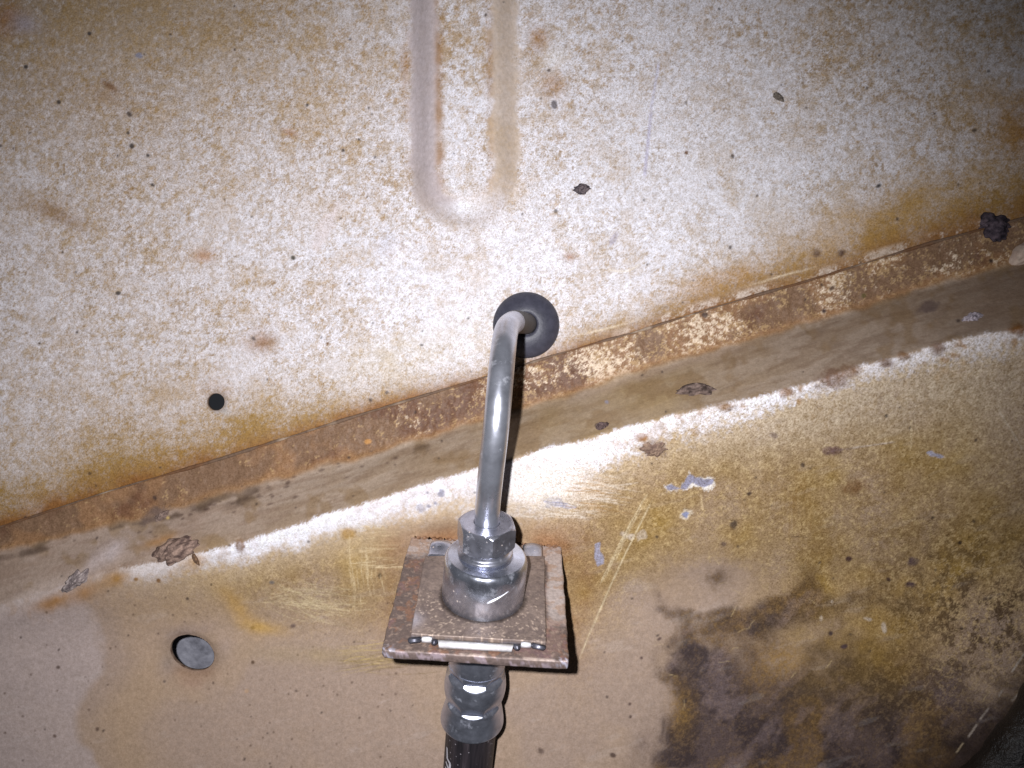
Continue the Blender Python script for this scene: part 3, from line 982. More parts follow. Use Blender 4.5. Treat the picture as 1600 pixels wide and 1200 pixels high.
def tube_mesh(name, pts, rads, seg=24, mat=None, parent=None, cap=True, flat=1.0, flat_dir=None):
    pts = np.asarray(pts, float)
    n = len(pts)
    rads = np.broadcast_to(np.asarray(rads, float), (n,))
    T = np.gradient(pts, axis=0)
    T /= np.linalg.norm(T, axis=1)[:, None]
    ref = np.array([1.0, 0, 0]) if flat_dir is None else np.asarray(flat_dir, float)
    vs = []
    for i in range(n):
        u = ref - T[i] * (ref @ T[i])
        u /= np.linalg.norm(u)
        w = np.cross(T[i], u)
        th = np.linspace(0, 2 * np.pi, seg, endpoint=False)
        vs.append(pts[i] + rads[i] * (np.cos(th)[:, None] * u * flat + np.sin(th)[:, None] * w))
    Vs = np.concatenate(vs)
    qs = []
    for i in range(n - 1):
        for k in range(seg):
            a_ = i * seg + k
            b_ = i * seg + (k + 1) % seg
            qs.append((a_, b_, b_ + seg, a_ + seg))
    me = mesh_np(name, Vs * MM, np.array(qs))
    if cap:
        bm = bmesh.new()
        bm.from_mesh(me)
        bm.verts.ensure_lookup_table()
        bm.faces.new([bm.verts[k] for k in range(seg)][::-1])
        bm.faces.new([bm.verts[(n - 1) * seg + k] for k in range(seg)])
        bm.to_mesh(me)
        bm.free()
    return link(name, me, mat, parent)


def spline(cps, n):
    P = np.asarray(cps, float)
    t = np.concatenate([[0], np.cumsum(np.linalg.norm(np.diff(P, axis=0), axis=1) ** 0.5)])
    # Catmull-Rom tangents
    m = np.gradient(P, t, axis=0)
    tt = np.linspace(0, t[-1], n)
    k = np.clip(np.searchsorted(t, tt) - 1, 0, len(t) - 2)
    h = (t[k + 1] - t[k])[:, None]
    s = ((tt - t[k]) / (t[k + 1] - t[k]))[:, None]
    return ((2 * s ** 3 - 3 * s ** 2 + 1) * P[k] + (s ** 3 - 2 * s ** 2 + s) * h * m[k] + (-2 * s ** 3 + 3 * s ** 2) * P[k + 1] + (s ** 3 - s ** 2) * h * m[k + 1])


# seam sealer bead and hole rims (parts of the panels)
m_bead = pigment_mat('old_sealer', 900, 0.7, 1.2, rough=0.7, bstr=0.4)
bx = np.arange(-60, 1700, 6.0)
by = np.interp(bx, SEAM[:, 0], SEAM[:, 1])
ker = np.ones(9) / 9
by2 = np.convolve(np.pad(by, 4, mode='edge'), ker, 'valid')
kx = (bx - 800) / F
kv = (600 - by2) / F
dd = np.full(bx.shape, 212.0)
for _ in range(60):
    dd = 0.5 * dd + 0.5 * d_up(kx * dd, kv * dd)
bn = fbm(bx * 1.0, bx * 0, 40, 3, 51)
bead_pts = to_world(kx * dd, dd - 0.42, kv * dd) / MM
bead = tube_mesh('seam_bead', bead_pts, 0.16 + 0.42 * bn, 10, m_bead, lower, True)
cb = np.empty((len(bead.data.vertices), 3), np.float32)
Vb = verts_np(bead.data)
nb = fbm(Vb[:, 0] * 1e3, Vb[:, 2] * 1e3, 9, 3, 52)
cb[:] = S(112, 90, 74)
cb += (S(214, 194, 172) - cb) * (0.35 * ss(.74, .86, nb))[:, None]
cb += (S(110, 74, 46) - cb) * (0.75 * ss(.45, .30, nb))[:, None]
set_col(bead.data, cb)


def rim(h, r, tl_, rt_, parent):
    th = np.linspace(0, 2 * np.pi, 48, endpoint=False)
    rings = []
    for (rr, dz) in [(r + 0.12, 0.18), (r - 0.02, 0.35), (r - 0.02, 1.3), (r + 0.2, 1.5)]:
        ex_, ev_ = rr * np.cos(th), rr * np.sin(th) * tl_
        x_ = h[0] + ex_ * math.cos(rt_) - ev_ * math.sin(rt_)
        v_ = h[2] + ex_ * math.sin(rt_) + ev_ * math.cos(rt_)
        rings.append(to_world(x_, depth(x_, v_) + dz, v_))
    Vs = np.concatenate(rings)
    qs = [(i * 48 + k, i * 48 + (k + 1) % 48, (i + 1) * 48 + (k + 1) % 48, (i + 1) * 48 + k) for i in range(3) for k in range(48)]
    me = mesh_np('hole_rim', Vs, np.array(qs))
    o = link('hole_rim', me, m_rim, parent)
    return o


m_rim, nt, bs = nodes_mat('raw_edge')
r1 = ramp(nt, noise(nt, 700, 3).outputs[0], [(.35, (0.10, 0.055, 0.035)), (.7, (0.28, 0.2, 0.15))])
nt.links.new(r1.outputs[0], bs.inputs['Base Color'])
bs.inputs['Roughness'].default_value = 0.7
rim(H1, HR1, *HT1, upper)
rim(H2, HR2, *HT2, lower)

# grey inner skin seen through the lower hole, 30 mm behind it
m_in, nt, bs = nodes_mat('grey_primer')
r1 = ramp(nt, noise(nt, 260, 5, 0.65).outputs[0], [(.3, (0.17, 0.17, 0.20)), (.5, (0.30, 0.30, 0.35)), (.72, (0.46, 0.46, 0.52))])
nt.links.new(r1.outputs[0], bs.inputs['Base Color'])
bs.inputs['Roughness'].default_value = 0.75
bump(nt, bs, noise(nt, 400, 3).outputs[0], .4, .0003)
ih = H2
ns_ = 24
ux = np.linspace(-60, 34, ns_)
uv = np.linspace(-52, 26, ns_)
UX, UV = np.meshgrid(ux, uv)
xx = ih[0] + UX
vv = ih[2] + UV
PI_ = to_world(xx, d_low(xx, vv) + 23 + 0.8 * fbm(xx, vv, 12, 3, 61), vv).reshape(-1, 3)
ii = np.arange(ns_ * ns_).reshape(ns_, ns_)
qq = np.stack([ii[:-1, :-1], ii[:-1, 1:], ii[1:, 1:], ii[1:, :-1]], -1).reshape(-1, 4)
inner = link('inner_panel', mesh_np('inner_panel', PI_, qq), m_in)
sm = inner.modifiers.new('thickness', 'SOLIDIFY')
sm.thickness = 0.001
tag(inner, 'grey primed inner panel seen through the hole in the lower panel', None, 'structure')


# ------------------------------------------------------------------ bracket plate
def Wp(px, py, z):
    """point of the level plane at height z (mm above the plate top) under an image pixel position, bracket coordinates in mm"""
    r = np.array([(px - 800) / F, 1.0, (600 - py) / F])
    rw = r @ RT
    c0 = -Q0 @ RT
    t = (z - c0[2]) / rw[2]
    return c0 + t * rw


OB = Vector(BASE * MM)


def rough_slab(name, outline, z0, z1, cell, edge_r, amp, seed, mat, parent, colf):
    """closed slab with an uneven outline: fine grid top, rounded edge, underside"""
    outline = np.asarray(outline, float)
    # resample outline
    P = np.vstack([outline, outline[:1]])
    L = np.concatenate([[0], np.cumsum(np.linalg.norm(np.diff(P, axis=0), axis=1))])
    n = int(L[-1] / cell)
    s = np.linspace(0, L[-1], n, endpoint=False)
    ox = np.interp(s, L, P[:, 0])
    oy = np.interp(s, L, P[:, 1])
    O = np.stack([ox, oy], 1)
    T = np.roll(O, -1, 0) - np.roll(O, 1, 0)
    T /= np.linalg.norm(T, axis=1)[:, None]
    N = np.stack([T[:, 1], -T[:, 0]], 1)
    if np.sum(O[:, 0] * np.roll(O[:, 1], -1) - np.roll(O[:, 0], -1) * O[:, 1]) < 0:
        N = -N
    jit = (fbm(O[:, 0] * 10, O[:, 1] * 10, 26, 3, seed) - .5) * amp * 2
    bm = bmesh.new()
    rings = []
    steps = [(-edge_r, z1), (-edge_r * .3, z1 - edge_r * .3), (0, z1 - edge_r), (0, (z0 + z1) / 2), (0, z0 + edge_r), (-edge_r * .3, z0 + edge_r * .3), (-edge_r, z0)]
    for j, (off, z) in enumerate(steps):
        rr = O + N * (off + jit[:, None] * (1.0 if 1 <= j <= 5 else .7))
        zz = z + (fbm(O[:, 0] * 10 + 50 * j, O[:, 1] * 10, 20, 2, seed + 1) - .5) * amp * .6
        rings.append([bm.verts.new((a_, b_, c_)) for a_, b_, c_ in zip(rr[:, 0], rr[:, 1], zz)])
    for a_, b_ in zip(rings[:-1], rings[1:]):
        for k in range(n):
            bm.faces.new((a_[k], a_[(k + 1) % n], b_[(k + 1) % n], b_[k]))
    ctr = O.mean(0)
    # fill top and bottom with shrinking rings (convex-ish outlines)
    for ring0, z, fl in ((rings[0], z1, False), (rings[-1], z0, True)):
        prev = ring0
        K = 84
        for i in range(1, K):
            f_ = 1 - i / K
            cur = []
            for v in prev if i == 1 else ring0:
                pass
            for v in ring0:
                x_ = ctr[0] + (v.co.x - ctr[0]) * f_
                y_ = ctr[1] + (v.co.y - ctr[1]) * f_
                cur.append(bm.verts.new((x_, y_, z)))
            for k in range(n):
                bm.faces.new((prev[k], prev[(k + 1) % n], cur[(k + 1) % n], cur[k]))
            prev = cur
        bm.faces.new(prev)
    bmesh.ops.recalc_face_normals(bm, faces=bm.faces)
    me = bpy.data.meshes.new(name)
    bm.to_mesh(me)
    bm.free()
    V_ = verts_np(me)
    top = np.abs(V_[:, 2] - z1) < 1e-4
    V_[:, 2] += np.where(top, (fbm(V_[:, 0] * 10, V_[:, 1] * 10, 14, 3, seed + 3) - .5) * amp * .8, 0)
    col, gl_ = colf(V_)
    me.vertices.foreach_set('co', (V_ * MM).ravel())
    o = link(name, me, mat, parent)
    set_col(me, col)
    set_f(me, gl_, 'gloss')
    return o


XL, XR, YF, YB = -20.67, 19.33, -20.87, 22.78
bracket = empty('hose_bracket', OB, 'square rusty steel bracket plate welded to the lower panel', 'bracket')


def plate_col(V_):
    x, y, z = V_[:, 0] * 10, V_[:, 1] * 10, V_[:, 2] * 10
    a1 = fbm(x + z * .7, y + z * .9, 60, 4, 71)
    a2 = fbm(x + z * .7, y + z * .9, 18, 4, 72)
    a3 = fbm(x + z, y + z, 7, 2, 73)
    c = np.empty((len(V_), 3), np.float32)
    c[:] = S(108, 93, 87)
    mx_ = lambda m, k: c.__iadd__((k - c) * np.clip(m, 0, 1)[:, None])
    mx_(.7 * ss(.45, .7, a1), S(136, 112, 102))
    mx_(.45 * ss(.55, .8, a2), S(158, 110, 78))
    mx_(.75 * ss(.58, .75, a2 * .5 + a1 * .5), S(118, 96, 98))
    mx_(.35 * ss(.74, .88, a3), S(190, 164, 146))
    # grey painted strip, rear edge and right-hand side
    gs = np.maximum(ss(120, 160, y + 40 * (a1 - .5)), ss(146, 158, x + 10 * (a1 - .5)) * ss(-110, -40, y + 40 * (a1 - .5)))
    mx_(.9 * gs, S(192, 178, 172))
    mx_(.5 * gs * ss(.55, .7, a2), S(164, 128, 98))
    # front edge face: mauve-grey worn steel
    fe = ss(-200, -207, y) * ss(0, -3, z)
    mx_(.75 * fe, S(112, 97, 93))
    mx_(.7 * fe * ss(.52, .66, a2), S(168, 152, 160))
    mx_(.8 * ss(.55, .7, a3) * np.maximum(gauss(x, y, -200, -208, 24, 14), gauss(x, y, 190, -208, 22, 14)), S(190, 190, 208))
    mx_(.7 * np.exp(-((y + 206) / 3.0) ** 2) * ss(-3, 0, z) * ss(.5, .66, a1), S(206, 188, 176))
    return c, 0.25 * ss(.5, .7, a2)


ol = [(XL + .7, YF), (XR - .3, YF), (XR, YF + .4), (XR, YB + 1.3), (XL, YB + 1.3), (XL - .1, 6.0), (XL, YF + .8)]
plate = rough_slab('plate', ol, -2.3, 0.0, 0.3, 0.45, 0.13, 81, M_PLATE, bracket, plate_col)
# weld bead along the joint with the panel
wb = [(XL + 1 + i * 0.8, YB - 0.1 + 0.25 * math.sin(i * 1.9), -0.15 + .12 * math.sin(i * 2.7 + 1)) for i in range(49)]
weld = tube_mesh('weld_bead', wb, [0.55 + 0.25 * (0.5 + 0.5 * math.sin(i * 2.3)) for i in range(49)], 10, M_PLATE, bracket)
set_col(weld.data, S(132, 98, 74))

# ------------------------------------------------------------------ retaining clip
clip = empty('spring_clip', OB, 'flat dusty spring clip with bright front edge clamped on the bracket plate', 'clip')
ZC0, ZC1 = 0.05, 1.25
cBL = Wp(664, 868, ZC1)
cFL = Wp(642, 990, ZC1)
cFR = Wp(853, 1003, ZC1)
cBR = Wp(851, 868, ZC1)


def clip_col(V_):
    x, y, z = V_[:, 0] * 10, V_[:, 1] * 10, V_[:, 2] * 10
    a1 = fbm(x, y, 70, 4, 91)
    a2 = fbm(x, y, 16, 4, 92)
    a3 = fbm(x, y, 5.5, 2, 93)
    c = np.empty((len(V_), 3), np.float32)
    c[:] = S(128, 112, 104)
    mx_ = lambda m, k: c.__iadd__((k - c) * np.clip(m, 0, 1)[:, None])
    mx_(.6 * ss(.45, .7, a1), S(146, 128, 118))
    mx_(.55 * ss(.5, .7, a2), S(108, 94, 90))
    mx_(.75 * ss(.80, .88, a3) * ss(40, -100, y + 60 * (a1 - .5)), S(212, 190, 172))
    mx_(.35 * ss(.66, .8, a3) * ss(0, -150, y), S(170, 150, 136))
    rr_ = np.hypot(x - 4.7, y - 16 + 16 + 16 - 4.7 + 2.0)
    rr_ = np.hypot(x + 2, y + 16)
    mx_(.85 * ss(108, 97, rr_ + 8 * (a2 - .5)), S(52, 42, 38))  # dark ring paints in the shaded gap at the fitting's foot
    mx_(.6 * gauss(x, y, -150, -120, 20, 26), S(176, 172, 184))
    mx_(.6 * ss(9, 3, z) * ss(.3, .6, a2), S(120, 120, 132))
    return c, 0.35 * ss(.4, .7, a1)


mid = lambda p0, p1, t: (p0[0] + (p1[0] - p0[0]) * t, p0[1] + (p1[1] - p0[1]) * t)
colr = [cFL[:2], cFR[:2], mid(cFR, cBR, .5), cBR[:2], cBL[:2], mid(cFL, cBL, .5)]
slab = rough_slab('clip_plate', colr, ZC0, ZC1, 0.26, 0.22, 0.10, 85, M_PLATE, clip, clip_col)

m_edge, nt, bs = nodes_mat('lit_clip_edge')  # clip front faces whitened to carry their flash-lit look
r1 = ramp(nt, noise(nt, 900, 4).outputs[0], [(.3, (0.66, 0.64, 0.66)), (.6, (0.86, 0.85, 0.88))])
nt.links.new(r1.outputs[0], bs.inputs['Base Color'])
bs.inputs['Metallic'].default_value = 0.25
bs.inputs['Roughness'].default_value = 0.4


def bar(name, p0, p1, h, dpt, mat, parent, bev=0.15, taper=0.0, zc=0.0):
    """bevelled bar between two points of the level plane (mm), height h, depth dpt"""
    p0 = Vector(p0)
    p1 = Vector(p1)
    ax = (p1 - p0)
    L = ax.length
    ax.normalize()
    ny = Vector((-ax.y, ax.x, 0)).normalized()
    nz = ax.cross(ny)
    bm = bmesh.new()
    vs = []
    for (s, t) in ((0, taper), (L, -taper)):
        for (a_, b_) in ((-.5, -.5), (.5, -.5), (.5, .5), (-.5, .5)):
            tt = t if a_ < 0 else 0
            vs.append(bm.verts.new(p0 + ax * (s + tt) + ny * a_ * dpt + nz * b_ * h + Vector((0, 0, zc))))
    for f_ in ((0, 1, 2, 3), (7, 6, 5, 4), (0, 4, 5, 1), (1, 5, 6, 2), (2, 6, 7, 3), (3, 7, 4, 0)):
        bm.faces.new([vs[k] for k in f_])
    bmesh.ops.recalc_face_normals(bm, faces=bm.faces)
    bmesh.ops.bevel(bm, geom=bm.edges[:], offset=bev, segments=2, affect='EDGES')
    bmesh.ops.scale(bm, vec=(MM, MM, MM), verts=bm.verts)
    me = bpy.data.meshes.new(name)
    bm.to_mesh(me)
    bm.free()
    return link(name, me, mat, parent)


def fp(px, py, z=0.65):
    q = Wp(px, py, z)
    return (q[0], q[1], z)


m_dark, nt, bs = nodes_mat('shaded_clip_steel')  # same clip steel, painted darker for the shaded bevels
r1 = ramp(nt, noise(nt, 600, 4).outputs[0], [(.35, (0.05, 0.05, 0.065)), (.6, (0.13, 0.13, 0.16)), (.75, (.3, .3, .36))])
nt.links.new(r1.outputs[0], bs.inputs['Base Color'])
bs.inputs['Metallic'].default_value = 0.6
bs.inputs['Roughness'].default_value = 0.42
bar('front_lip', fp(683, 1006), fp(803, 1013), 1.15, 1.6, m_edge, clip, .14, .5)
bar('lip_shoulder', fp(673, 1003), fp(684, 1004.5), 1.1, 1.3, m_dark, clip, .2, .3)
bar('lip_shoulder', fp(801, 1012), fp(815, 1011), 1.1, 1.4, m_dark, clip, .2, .5)
bar('edge_face', fp(659, 999), fp(675, 999.5), 1.2, 1.0, m_edge, clip, .12)
bar('edge_face', fp(814, 1007), fp(829.5, 1008), 1.15, 1.0, m_edge, clip, .12)
bar('lip_end', fp(637, 1001.5), fp(660, 999), 1.05, 1.3, m_dark, clip, .25, .25)
bar('lip_end', fp(829, 1008), fp(853, 1013), 1.05, 1.2, m_dark, clip, .25, .2)


# bent-up rounded ends at the back of the clip
def end_tab(cx_px, w_px, py_top, py_bot):
    c = Wp(cx_px, py_bot, ZC1)
    hw = w_px / 2 / F * 195
    bm = bmesh.new()
    prof = [(-.6, -0.3, 1.0), (1.6, 0.0, 1.0), (3.0, 0.14, 1.0), (4.0, 0.42, 1.0), (4.8, 0.72, .98), (5.4, 0.88, .94), (5.9, 0.85, .85), (6.2, 0.66, .72), (6.35, 0.35, .55)]
    rows = []
    for (yy, zz, ww) in prof:
        row = []
        for k in range(13):
            t = -1 + 2 * k / 12
            row.append(bm.verts.new(((c[0] + hw * ww * t), c[1] + yy, ZC1 + zz + 0.55 * (1 - t * t) * min(1, max(0, (yy - 1) / 3)) - .15)))
        rows.append(row)
    for a_, b_ in zip(rows[:-1], rows[1:]):
        for k in range(12):
            bm.faces.new((a_[k], a_[k + 1], b_[k + 1], b_[k]))
    bmesh.ops.recalc_face_normals(bm, faces=bm.faces)
    ext = bmesh.ops.extrude_face_region(bm, geom=bm.faces[:])
    for v in ext['geom']:
        if isinstance(v, bmesh.types.BMVert):
            v.co.z -= 1.0
            v.co.y += .35
    bmesh.ops.recalc_face_normals(bm, faces=bm.faces)
    bmesh.ops.scale(bm, vec=(MM, MM, MM), verts=bm.verts)
    me = bpy.data.meshes.new('end_tab')
    bm.to_mesh(me)
    bm.free()
    return link('end_tab', me, M_NUT, clip)


end_tab(686, 36, 838, 871)
end_tab(832, 32, 847, 875)


# ------------------------------------------------------------------ turned parts
def lathe(name, prof, mat, parent, seg=96, rmod=None, ox=0.0, oy=0.0):
    """profile (radius, z) in mm around the fitting axis, sharp where points repeat"""
    V_ = []
    for (r, z) in prof:
        for k in range(seg):
            th = 2 * math.pi * k / seg
            rr = r if rmod is None else rmod(r, z, th)
            V_.append((ox + rr * math.sin(th), oy - rr * math.cos(th), z))
    n = len(prof)
    qs = [(i * seg + k, i * seg + (k + 1) % seg, (i + 1) * seg + (k + 1) % seg, (i + 1) * seg + k) for i in range(n - 1) for k in range(seg)]
    me = mesh_np(name, np.array(V_) * MM, np.array(qs))
    bm = bmesh.new()
    bm.from_mesh(me)
    bm.verts.ensure_lookup_table()
    for ring in (0, n - 1):
        if prof[ring][0] > 1e-3:
            bm.faces.new([bm.verts[ring * seg + k] for k in range(seg)])
    bmesh.ops.recalc_face_normals(bm, faces=bm.faces)
    bm.to_mesh(me)
    bm.free()
    return link(name, me, mat, parent)


def autosmooth(o, ang=30):
    me = o.data
    bm = bmesh.new()
    bm.from_mesh(me)
    for e in bm.edges:
        if len(e.link_faces) == 2 and e.calc_face_angle(0) > math.radians(ang):
            e.smooth = False
    bm.to_mesh(me)
    bm.free()


hose = empty('brake_hose', OB + Vector((-0.2 * MM, -1.6 * MM, 0)), 'black rubber brake hose hanging below the bracket with crimped steel end fitting', 'hose')
hose.rotation_euler = (0, math.radians(1.6), 0)
sock = lathe('end_fitting', [(9.3, 0.6), (9.45, 0.9), (9.6, 1.4), (9.6, 10.6), (9.55, 11.1), (9.3, 11.8), (8.95, 12.25), (8.6, 12.4), (6.6, 12.4), (6.4, 12.5), (6.0, 12.5)], M_STEEL, hose, 128)
autosmooth(sock, 40)
m_gash, nt, bs = nodes_mat('fresh_gouge')
bs.inputs['Base Color'].default_value = (.85, .85, .9, 1)
bs.inputs['Metallic'].default_value = .4
bs.inputs['Roughness'].default_value = .4
# bright gouge on the front of the fitting
gp = []
for i in range(14):
    t = i / 13
    px_, py_ = 765 + 31 * t, 931 - 10.0 * t
    th = math.asin(max(-1, min(1, ((px_ - 758) / F * 176) / 9.6)))
    # height from the image pixel row on the front surface
    zz = 6.2 + 2.0 * t + 0.6 * (1 - math.cos(th)) * 4
    gp.append((9.62 * math.sin(th), -9.62 * math.cos(th), zz))
gouge = tube_mesh('gouge', gp, [0.10 + 0.22 * math.sin(math.pi * min(1, (i + 1.5) / 14 * 1.15)) * (1 - i / 16) for i in range(14)], 8, m_gash, sock)

shank = lathe('shank', [(6.9, -2.4), (6.95, -8), (6.95, -18.0), (6.8, -19.3)], M_CRIMP, hose, 96)


CZ = 3.8


def rb(z):
    zs = [-23.0, -24.2, -25.6, -27.0, -28.6, -30.2, -31.8, -33.2, -34.2, -35.4, -37.2, -39.0, -40.0, -40.3]
    rs = [7.0, 7.12, 7.25, 7.45, 7.62, 7.62, 7.4, 7.0, 6.9, 7.1, 7.5, 7.85, 7.95, 7.9]
    return float(np.interp(-z + CZ, [-q for q in zs], rs))


def crimp_mod(r, z, th):
    k = 8
    dth = ((th + math.pi / k) % (2 * math.pi / k)) - math.pi / k
    ap = 99.0
    for zc_, lo_, sl_up, sl_dn in ((-24.3, 6.15, 0.42, 1.0), (-33.2, 6.15, 0.42, 1.0)):
        dz = z - CZ - zc_
        ap = min(ap, lo_ + (sl_up * dz if dz > 0 else -sl_dn * dz))
    r0, r1_ = rb(z), ap / math.cos(dth)
    k_ = 0.32
    h_ = max(0.0, min(1.0, 0.5 + 0.5 * (r1_ - r0) / k_))
    return r1_ * (1 - h_) + r0 * h_ - k_ * h_ * (1 - h_)


zs = np.linspace(-22.2 + CZ, -40.3 + CZ, 140)
crimp = lathe('crimp_sleeve', [(7, z) for z in zs] + [(6.9, -40.45 + CZ), (6.2, -40.35 + CZ), (6.1, -38.5 + CZ)], M_CRIMP, hose, 288,
              rmod=lambda r, z, th: crimp_mod(r, z, th) if r == 7 else r)
autosmooth(crimp, 50)

m_hose, nt, bs = nodes_mat('hose_rubber')
tc = nn(nt, 'ShaderNodeTexCoord')
mp = nn(nt, 'ShaderNodeMapping')
mp.inputs['Scale'].default_value = (1, 1, .06)
nt.links.new(tc.outputs['Object'], mp.inputs['Vector'])
n1 = noise(nt, 900, 4, .6, mp.outputs[0])
r1 = ramp(nt, n1.outputs[0], [(.35, (0.016, 0.014, 0.017)), (.6, (0.045, 0.036, 0.042)), (.8, (0.12, 0.10, 0.11))])
vo = nn(nt, 'ShaderNodeTexVoronoi')
vo.inputs['Scale'].default_value = 700
nt.links.new(tc.outputs['Object'], vo.inputs['Vector'])
r2 = ramp(nt, vo.outputs['Distance'], [(.08, 1.0), (.16, 0.0)])
mx = nn(nt, 'ShaderNodeMix', data_type='RGBA')
mx.inputs[7].default_value = (.32, .29, .32, 1)
nt.links.new(r1.outputs[0], mx.inputs[6])
nt.links.new(r2.outputs[0], mx.inputs[0])
nt.links.new(mx.outputs[2], bs.inputs['Base Color'])
bs.inputs['Roughness'].default_value = .5
bs.inputs['Specular IOR Level'].default_value = .4
bump(nt, bs, n1.outputs[0], .4, .0003)
hz = np.linspace(-33.5, -130, 40)
tube_mesh('rubber_hose', [(0.0 - 0.0000 * (z + 38) ** 2, 0, z) for z in hz], 6.35, 64, m_hose, hose)
# worn white print on the hose
m_print, nt, bs = nodes_mat('white_print')
bs.inputs['Base Color'].default_value = (.62, .6, .66, 1)
bs.inputs['Roughness'].default_value = .7


def print_stroke(pts, w):
    # pts: (angle deg from front, z)
    P = []
    for (a_, z) in pts:
        th = math.radians(a_)
        P.append((6.36 * math.sin(th), -6.36 * math.cos(th), z))
    P = np.array(P)
    Q = np.concatenate([np.linspace(P[i], P[i + 1], 6, endpoint=False) for i in range(len(P) - 1)] + [P[-1:]])
    rr = np.hypot(Q[:, 0], Q[:, 1])
    Q[:, 0] *= 6.36 / rr
    Q[:, 1] *= 6.36 / rr
    return Q, w


bm = bmesh.new()
for st_ in [[(-62, -43.5), (-57, -46.5)], [(-60, -46.5), (-44, -47.2)], [(-45, -47.2), (-45, -54)], [(-62, -50), (-45, -53.5)], [(-62, -48.2), (-50, -49.2)], [(-60, -54.5), (-42, -56)],
            [(-60, -58), (-42, -58)], [(-60, -58), (-60, -63)], [(-42, -58), (-42, -63)]]:
    Q, w = print_stroke(st_, .5)
    prev = None
    for q in Q:
        e = Q[-1] - Q[0]
        e /= np.linalg.norm(e)
        nrm = np.array([q[0], q[1], 0]) / 6.36
        sd_ = np.cross(e, nrm)
        sd_ /= np.linalg.norm(sd_)
        a_ = bm.verts.new((q + sd_ * .38 + nrm * .02) * MM)
        b_ = bm.verts.new((q - sd_ * .38 + nrm * .02) * MM)
        if prev:
            bm.faces.new((prev[0], prev[1], b_, a_))
        prev = (a_, b_)
me = bpy.data.meshes.new('printed_mark')
bm.to_mesh(me)
bm.free()
link('printed_mark', me, m_print, hose)

# ------------------------------------------------------------------ rigid pipe with its flare nut
pipe = empty('brake_pipe', to_world(*Q0) + np.array([-0.2 * MM, -1.6 * MM, 12.8 * MM]), 'bent silver metal brake pipe rising from the fitting into the rubber grommet', 'pipe')
HEXR = 6.9


def hexmod(r, z, th):
    ph = math.radians(15)
    dth = ((th - ph) % (math.pi / 3)) - math.pi / 6
    flat = HEXR * math.cos(math.pi / 6) / math.cos(dth)
    return min(r, flat)


O2 = -12.8
hexp = [(5.4, 2.2), (5.9, 2.3), (6.5, 2.75), (6.9, 3.2), (7.2, 3.6), (7.2, 7.0), (6.9, 7.5), (6.5, 7.9), (6.1, 8.2), (5.9, 8.28), (3.0, 8.3), (2.9, 8.2), (2.8, 6)]
hx = []
for i in range(len(hexp) - 1):
    for t in np.linspace(0, 1, 5, endpoint=False):
        hx.append((hexp[i][0] + (hexp[i + 1][0] - hexp[i][0]) * t, hexp[i][1] + (hexp[i + 1][1] - hexp[i][1]) * t))
hx.append(hexp[-1])
nut = lathe('flare_nut', hx, M_NUT, pipe, 192, rmod=hexmod)
autosmooth(nut, 22)
fl_ = lathe('nut_flange', [(5.6, -0.6), (5.9, 0.0), (6.3, 0.25), (6.35, 0.6), (6.15, 0.9), (5.7, 1.05), (5.5, 1.3), (5.5, 1.9), (5.4, 2.4)], M_NUT, nut, 96)
autosmooth(fl_, 45)

cps_q = [(-6.90 + .059 * t, 180.6 - .3632 * t, -50.66 + .9298 * t) for t in (13, 17, 21, 25)]
cps_q += [(-4.6, 166.6, -19.5), (-3.35, 163.0, -8.9), (-2.55, 164.3, 0.2), (-1.9, 169.3, 7.6), (-1.25, 177.5, 12.4), (0.0, 188, 14.9), (1.8, 201, 16.2), (4.2, 214, 16.8), (5.2, 222, 17.2)]
po = np.array(pipe.location) / MM
pts = spline([to_world(*q) / MM - po for q in cps_q], 140)
tube = tube_mesh('pipe_tube', pts, 2.82, 40, M_TUBE, pipe)

# ------------------------------------------------------------------ rubber grommet in the upper panel
gw, gq = surf_w(822, 508)
gn = surf_normal(822, 508)
grom = empty('rubber_grommet', gw, 'dark round rubber grommet where the pipe enters the upper panel', 'grommet')
m_grom, nt, bs = nodes_mat('grommet_rubber')
n1 = noise(nt, 500, 5, .65)
r1 = ramp(nt, n1.outputs[0], [(.3, (0.036, 0.036, 0.052)), (.7, (0.064, 0.063, 0.088))])
nt.links.new(r1.outputs[0], bs.inputs['Base Color'])
bs.inputs['Roughness'].default_value = .46
bs.inputs['Specular IOR Level'].default_value = .45
bump(nt, bs, noise(nt, 1500, 4, .7).outputs[0], .35, .00025)
m_pipe_shade, nt, bs = nodes_mat('pipe_shade')  # dark tone standing in for the dim reflection on the pipe's end
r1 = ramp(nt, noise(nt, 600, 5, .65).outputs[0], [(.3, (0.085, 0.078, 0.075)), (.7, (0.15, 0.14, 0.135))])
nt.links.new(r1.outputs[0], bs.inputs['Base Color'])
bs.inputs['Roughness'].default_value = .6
zax = Vector(gn).normalized()
grom.rotation_mode = 'QUATERNION'
grom.rotation_quaternion = zax.to_track_quat('Z', 'Y')


def lathe_z(name, prof, mat, parent, seg=72):
    V_ = []
    for (r, z) in prof:
        for k in range(seg):
            th = 2 * math.pi * k / seg
            V_.append((r * math.cos(th), r * math.sin(th), z))
    n = len(prof)
    qs = [(i * seg + k, i * seg + (k + 1) % seg, (i + 1) * seg + (k + 1) % seg, (i + 1) * seg + k) for i in range(n - 1) for k in range(seg)]
    me = mesh_np(name, np.array(V_) * MM, np.array(qs))
    bm = bmesh.new()
    bm.from_mesh(me)
    bmesh.ops.recalc_face_normals(bm, faces=bm.faces)
    bm.to_mesh(me)
    bm.free()
    return link(name, me, mat, parent)


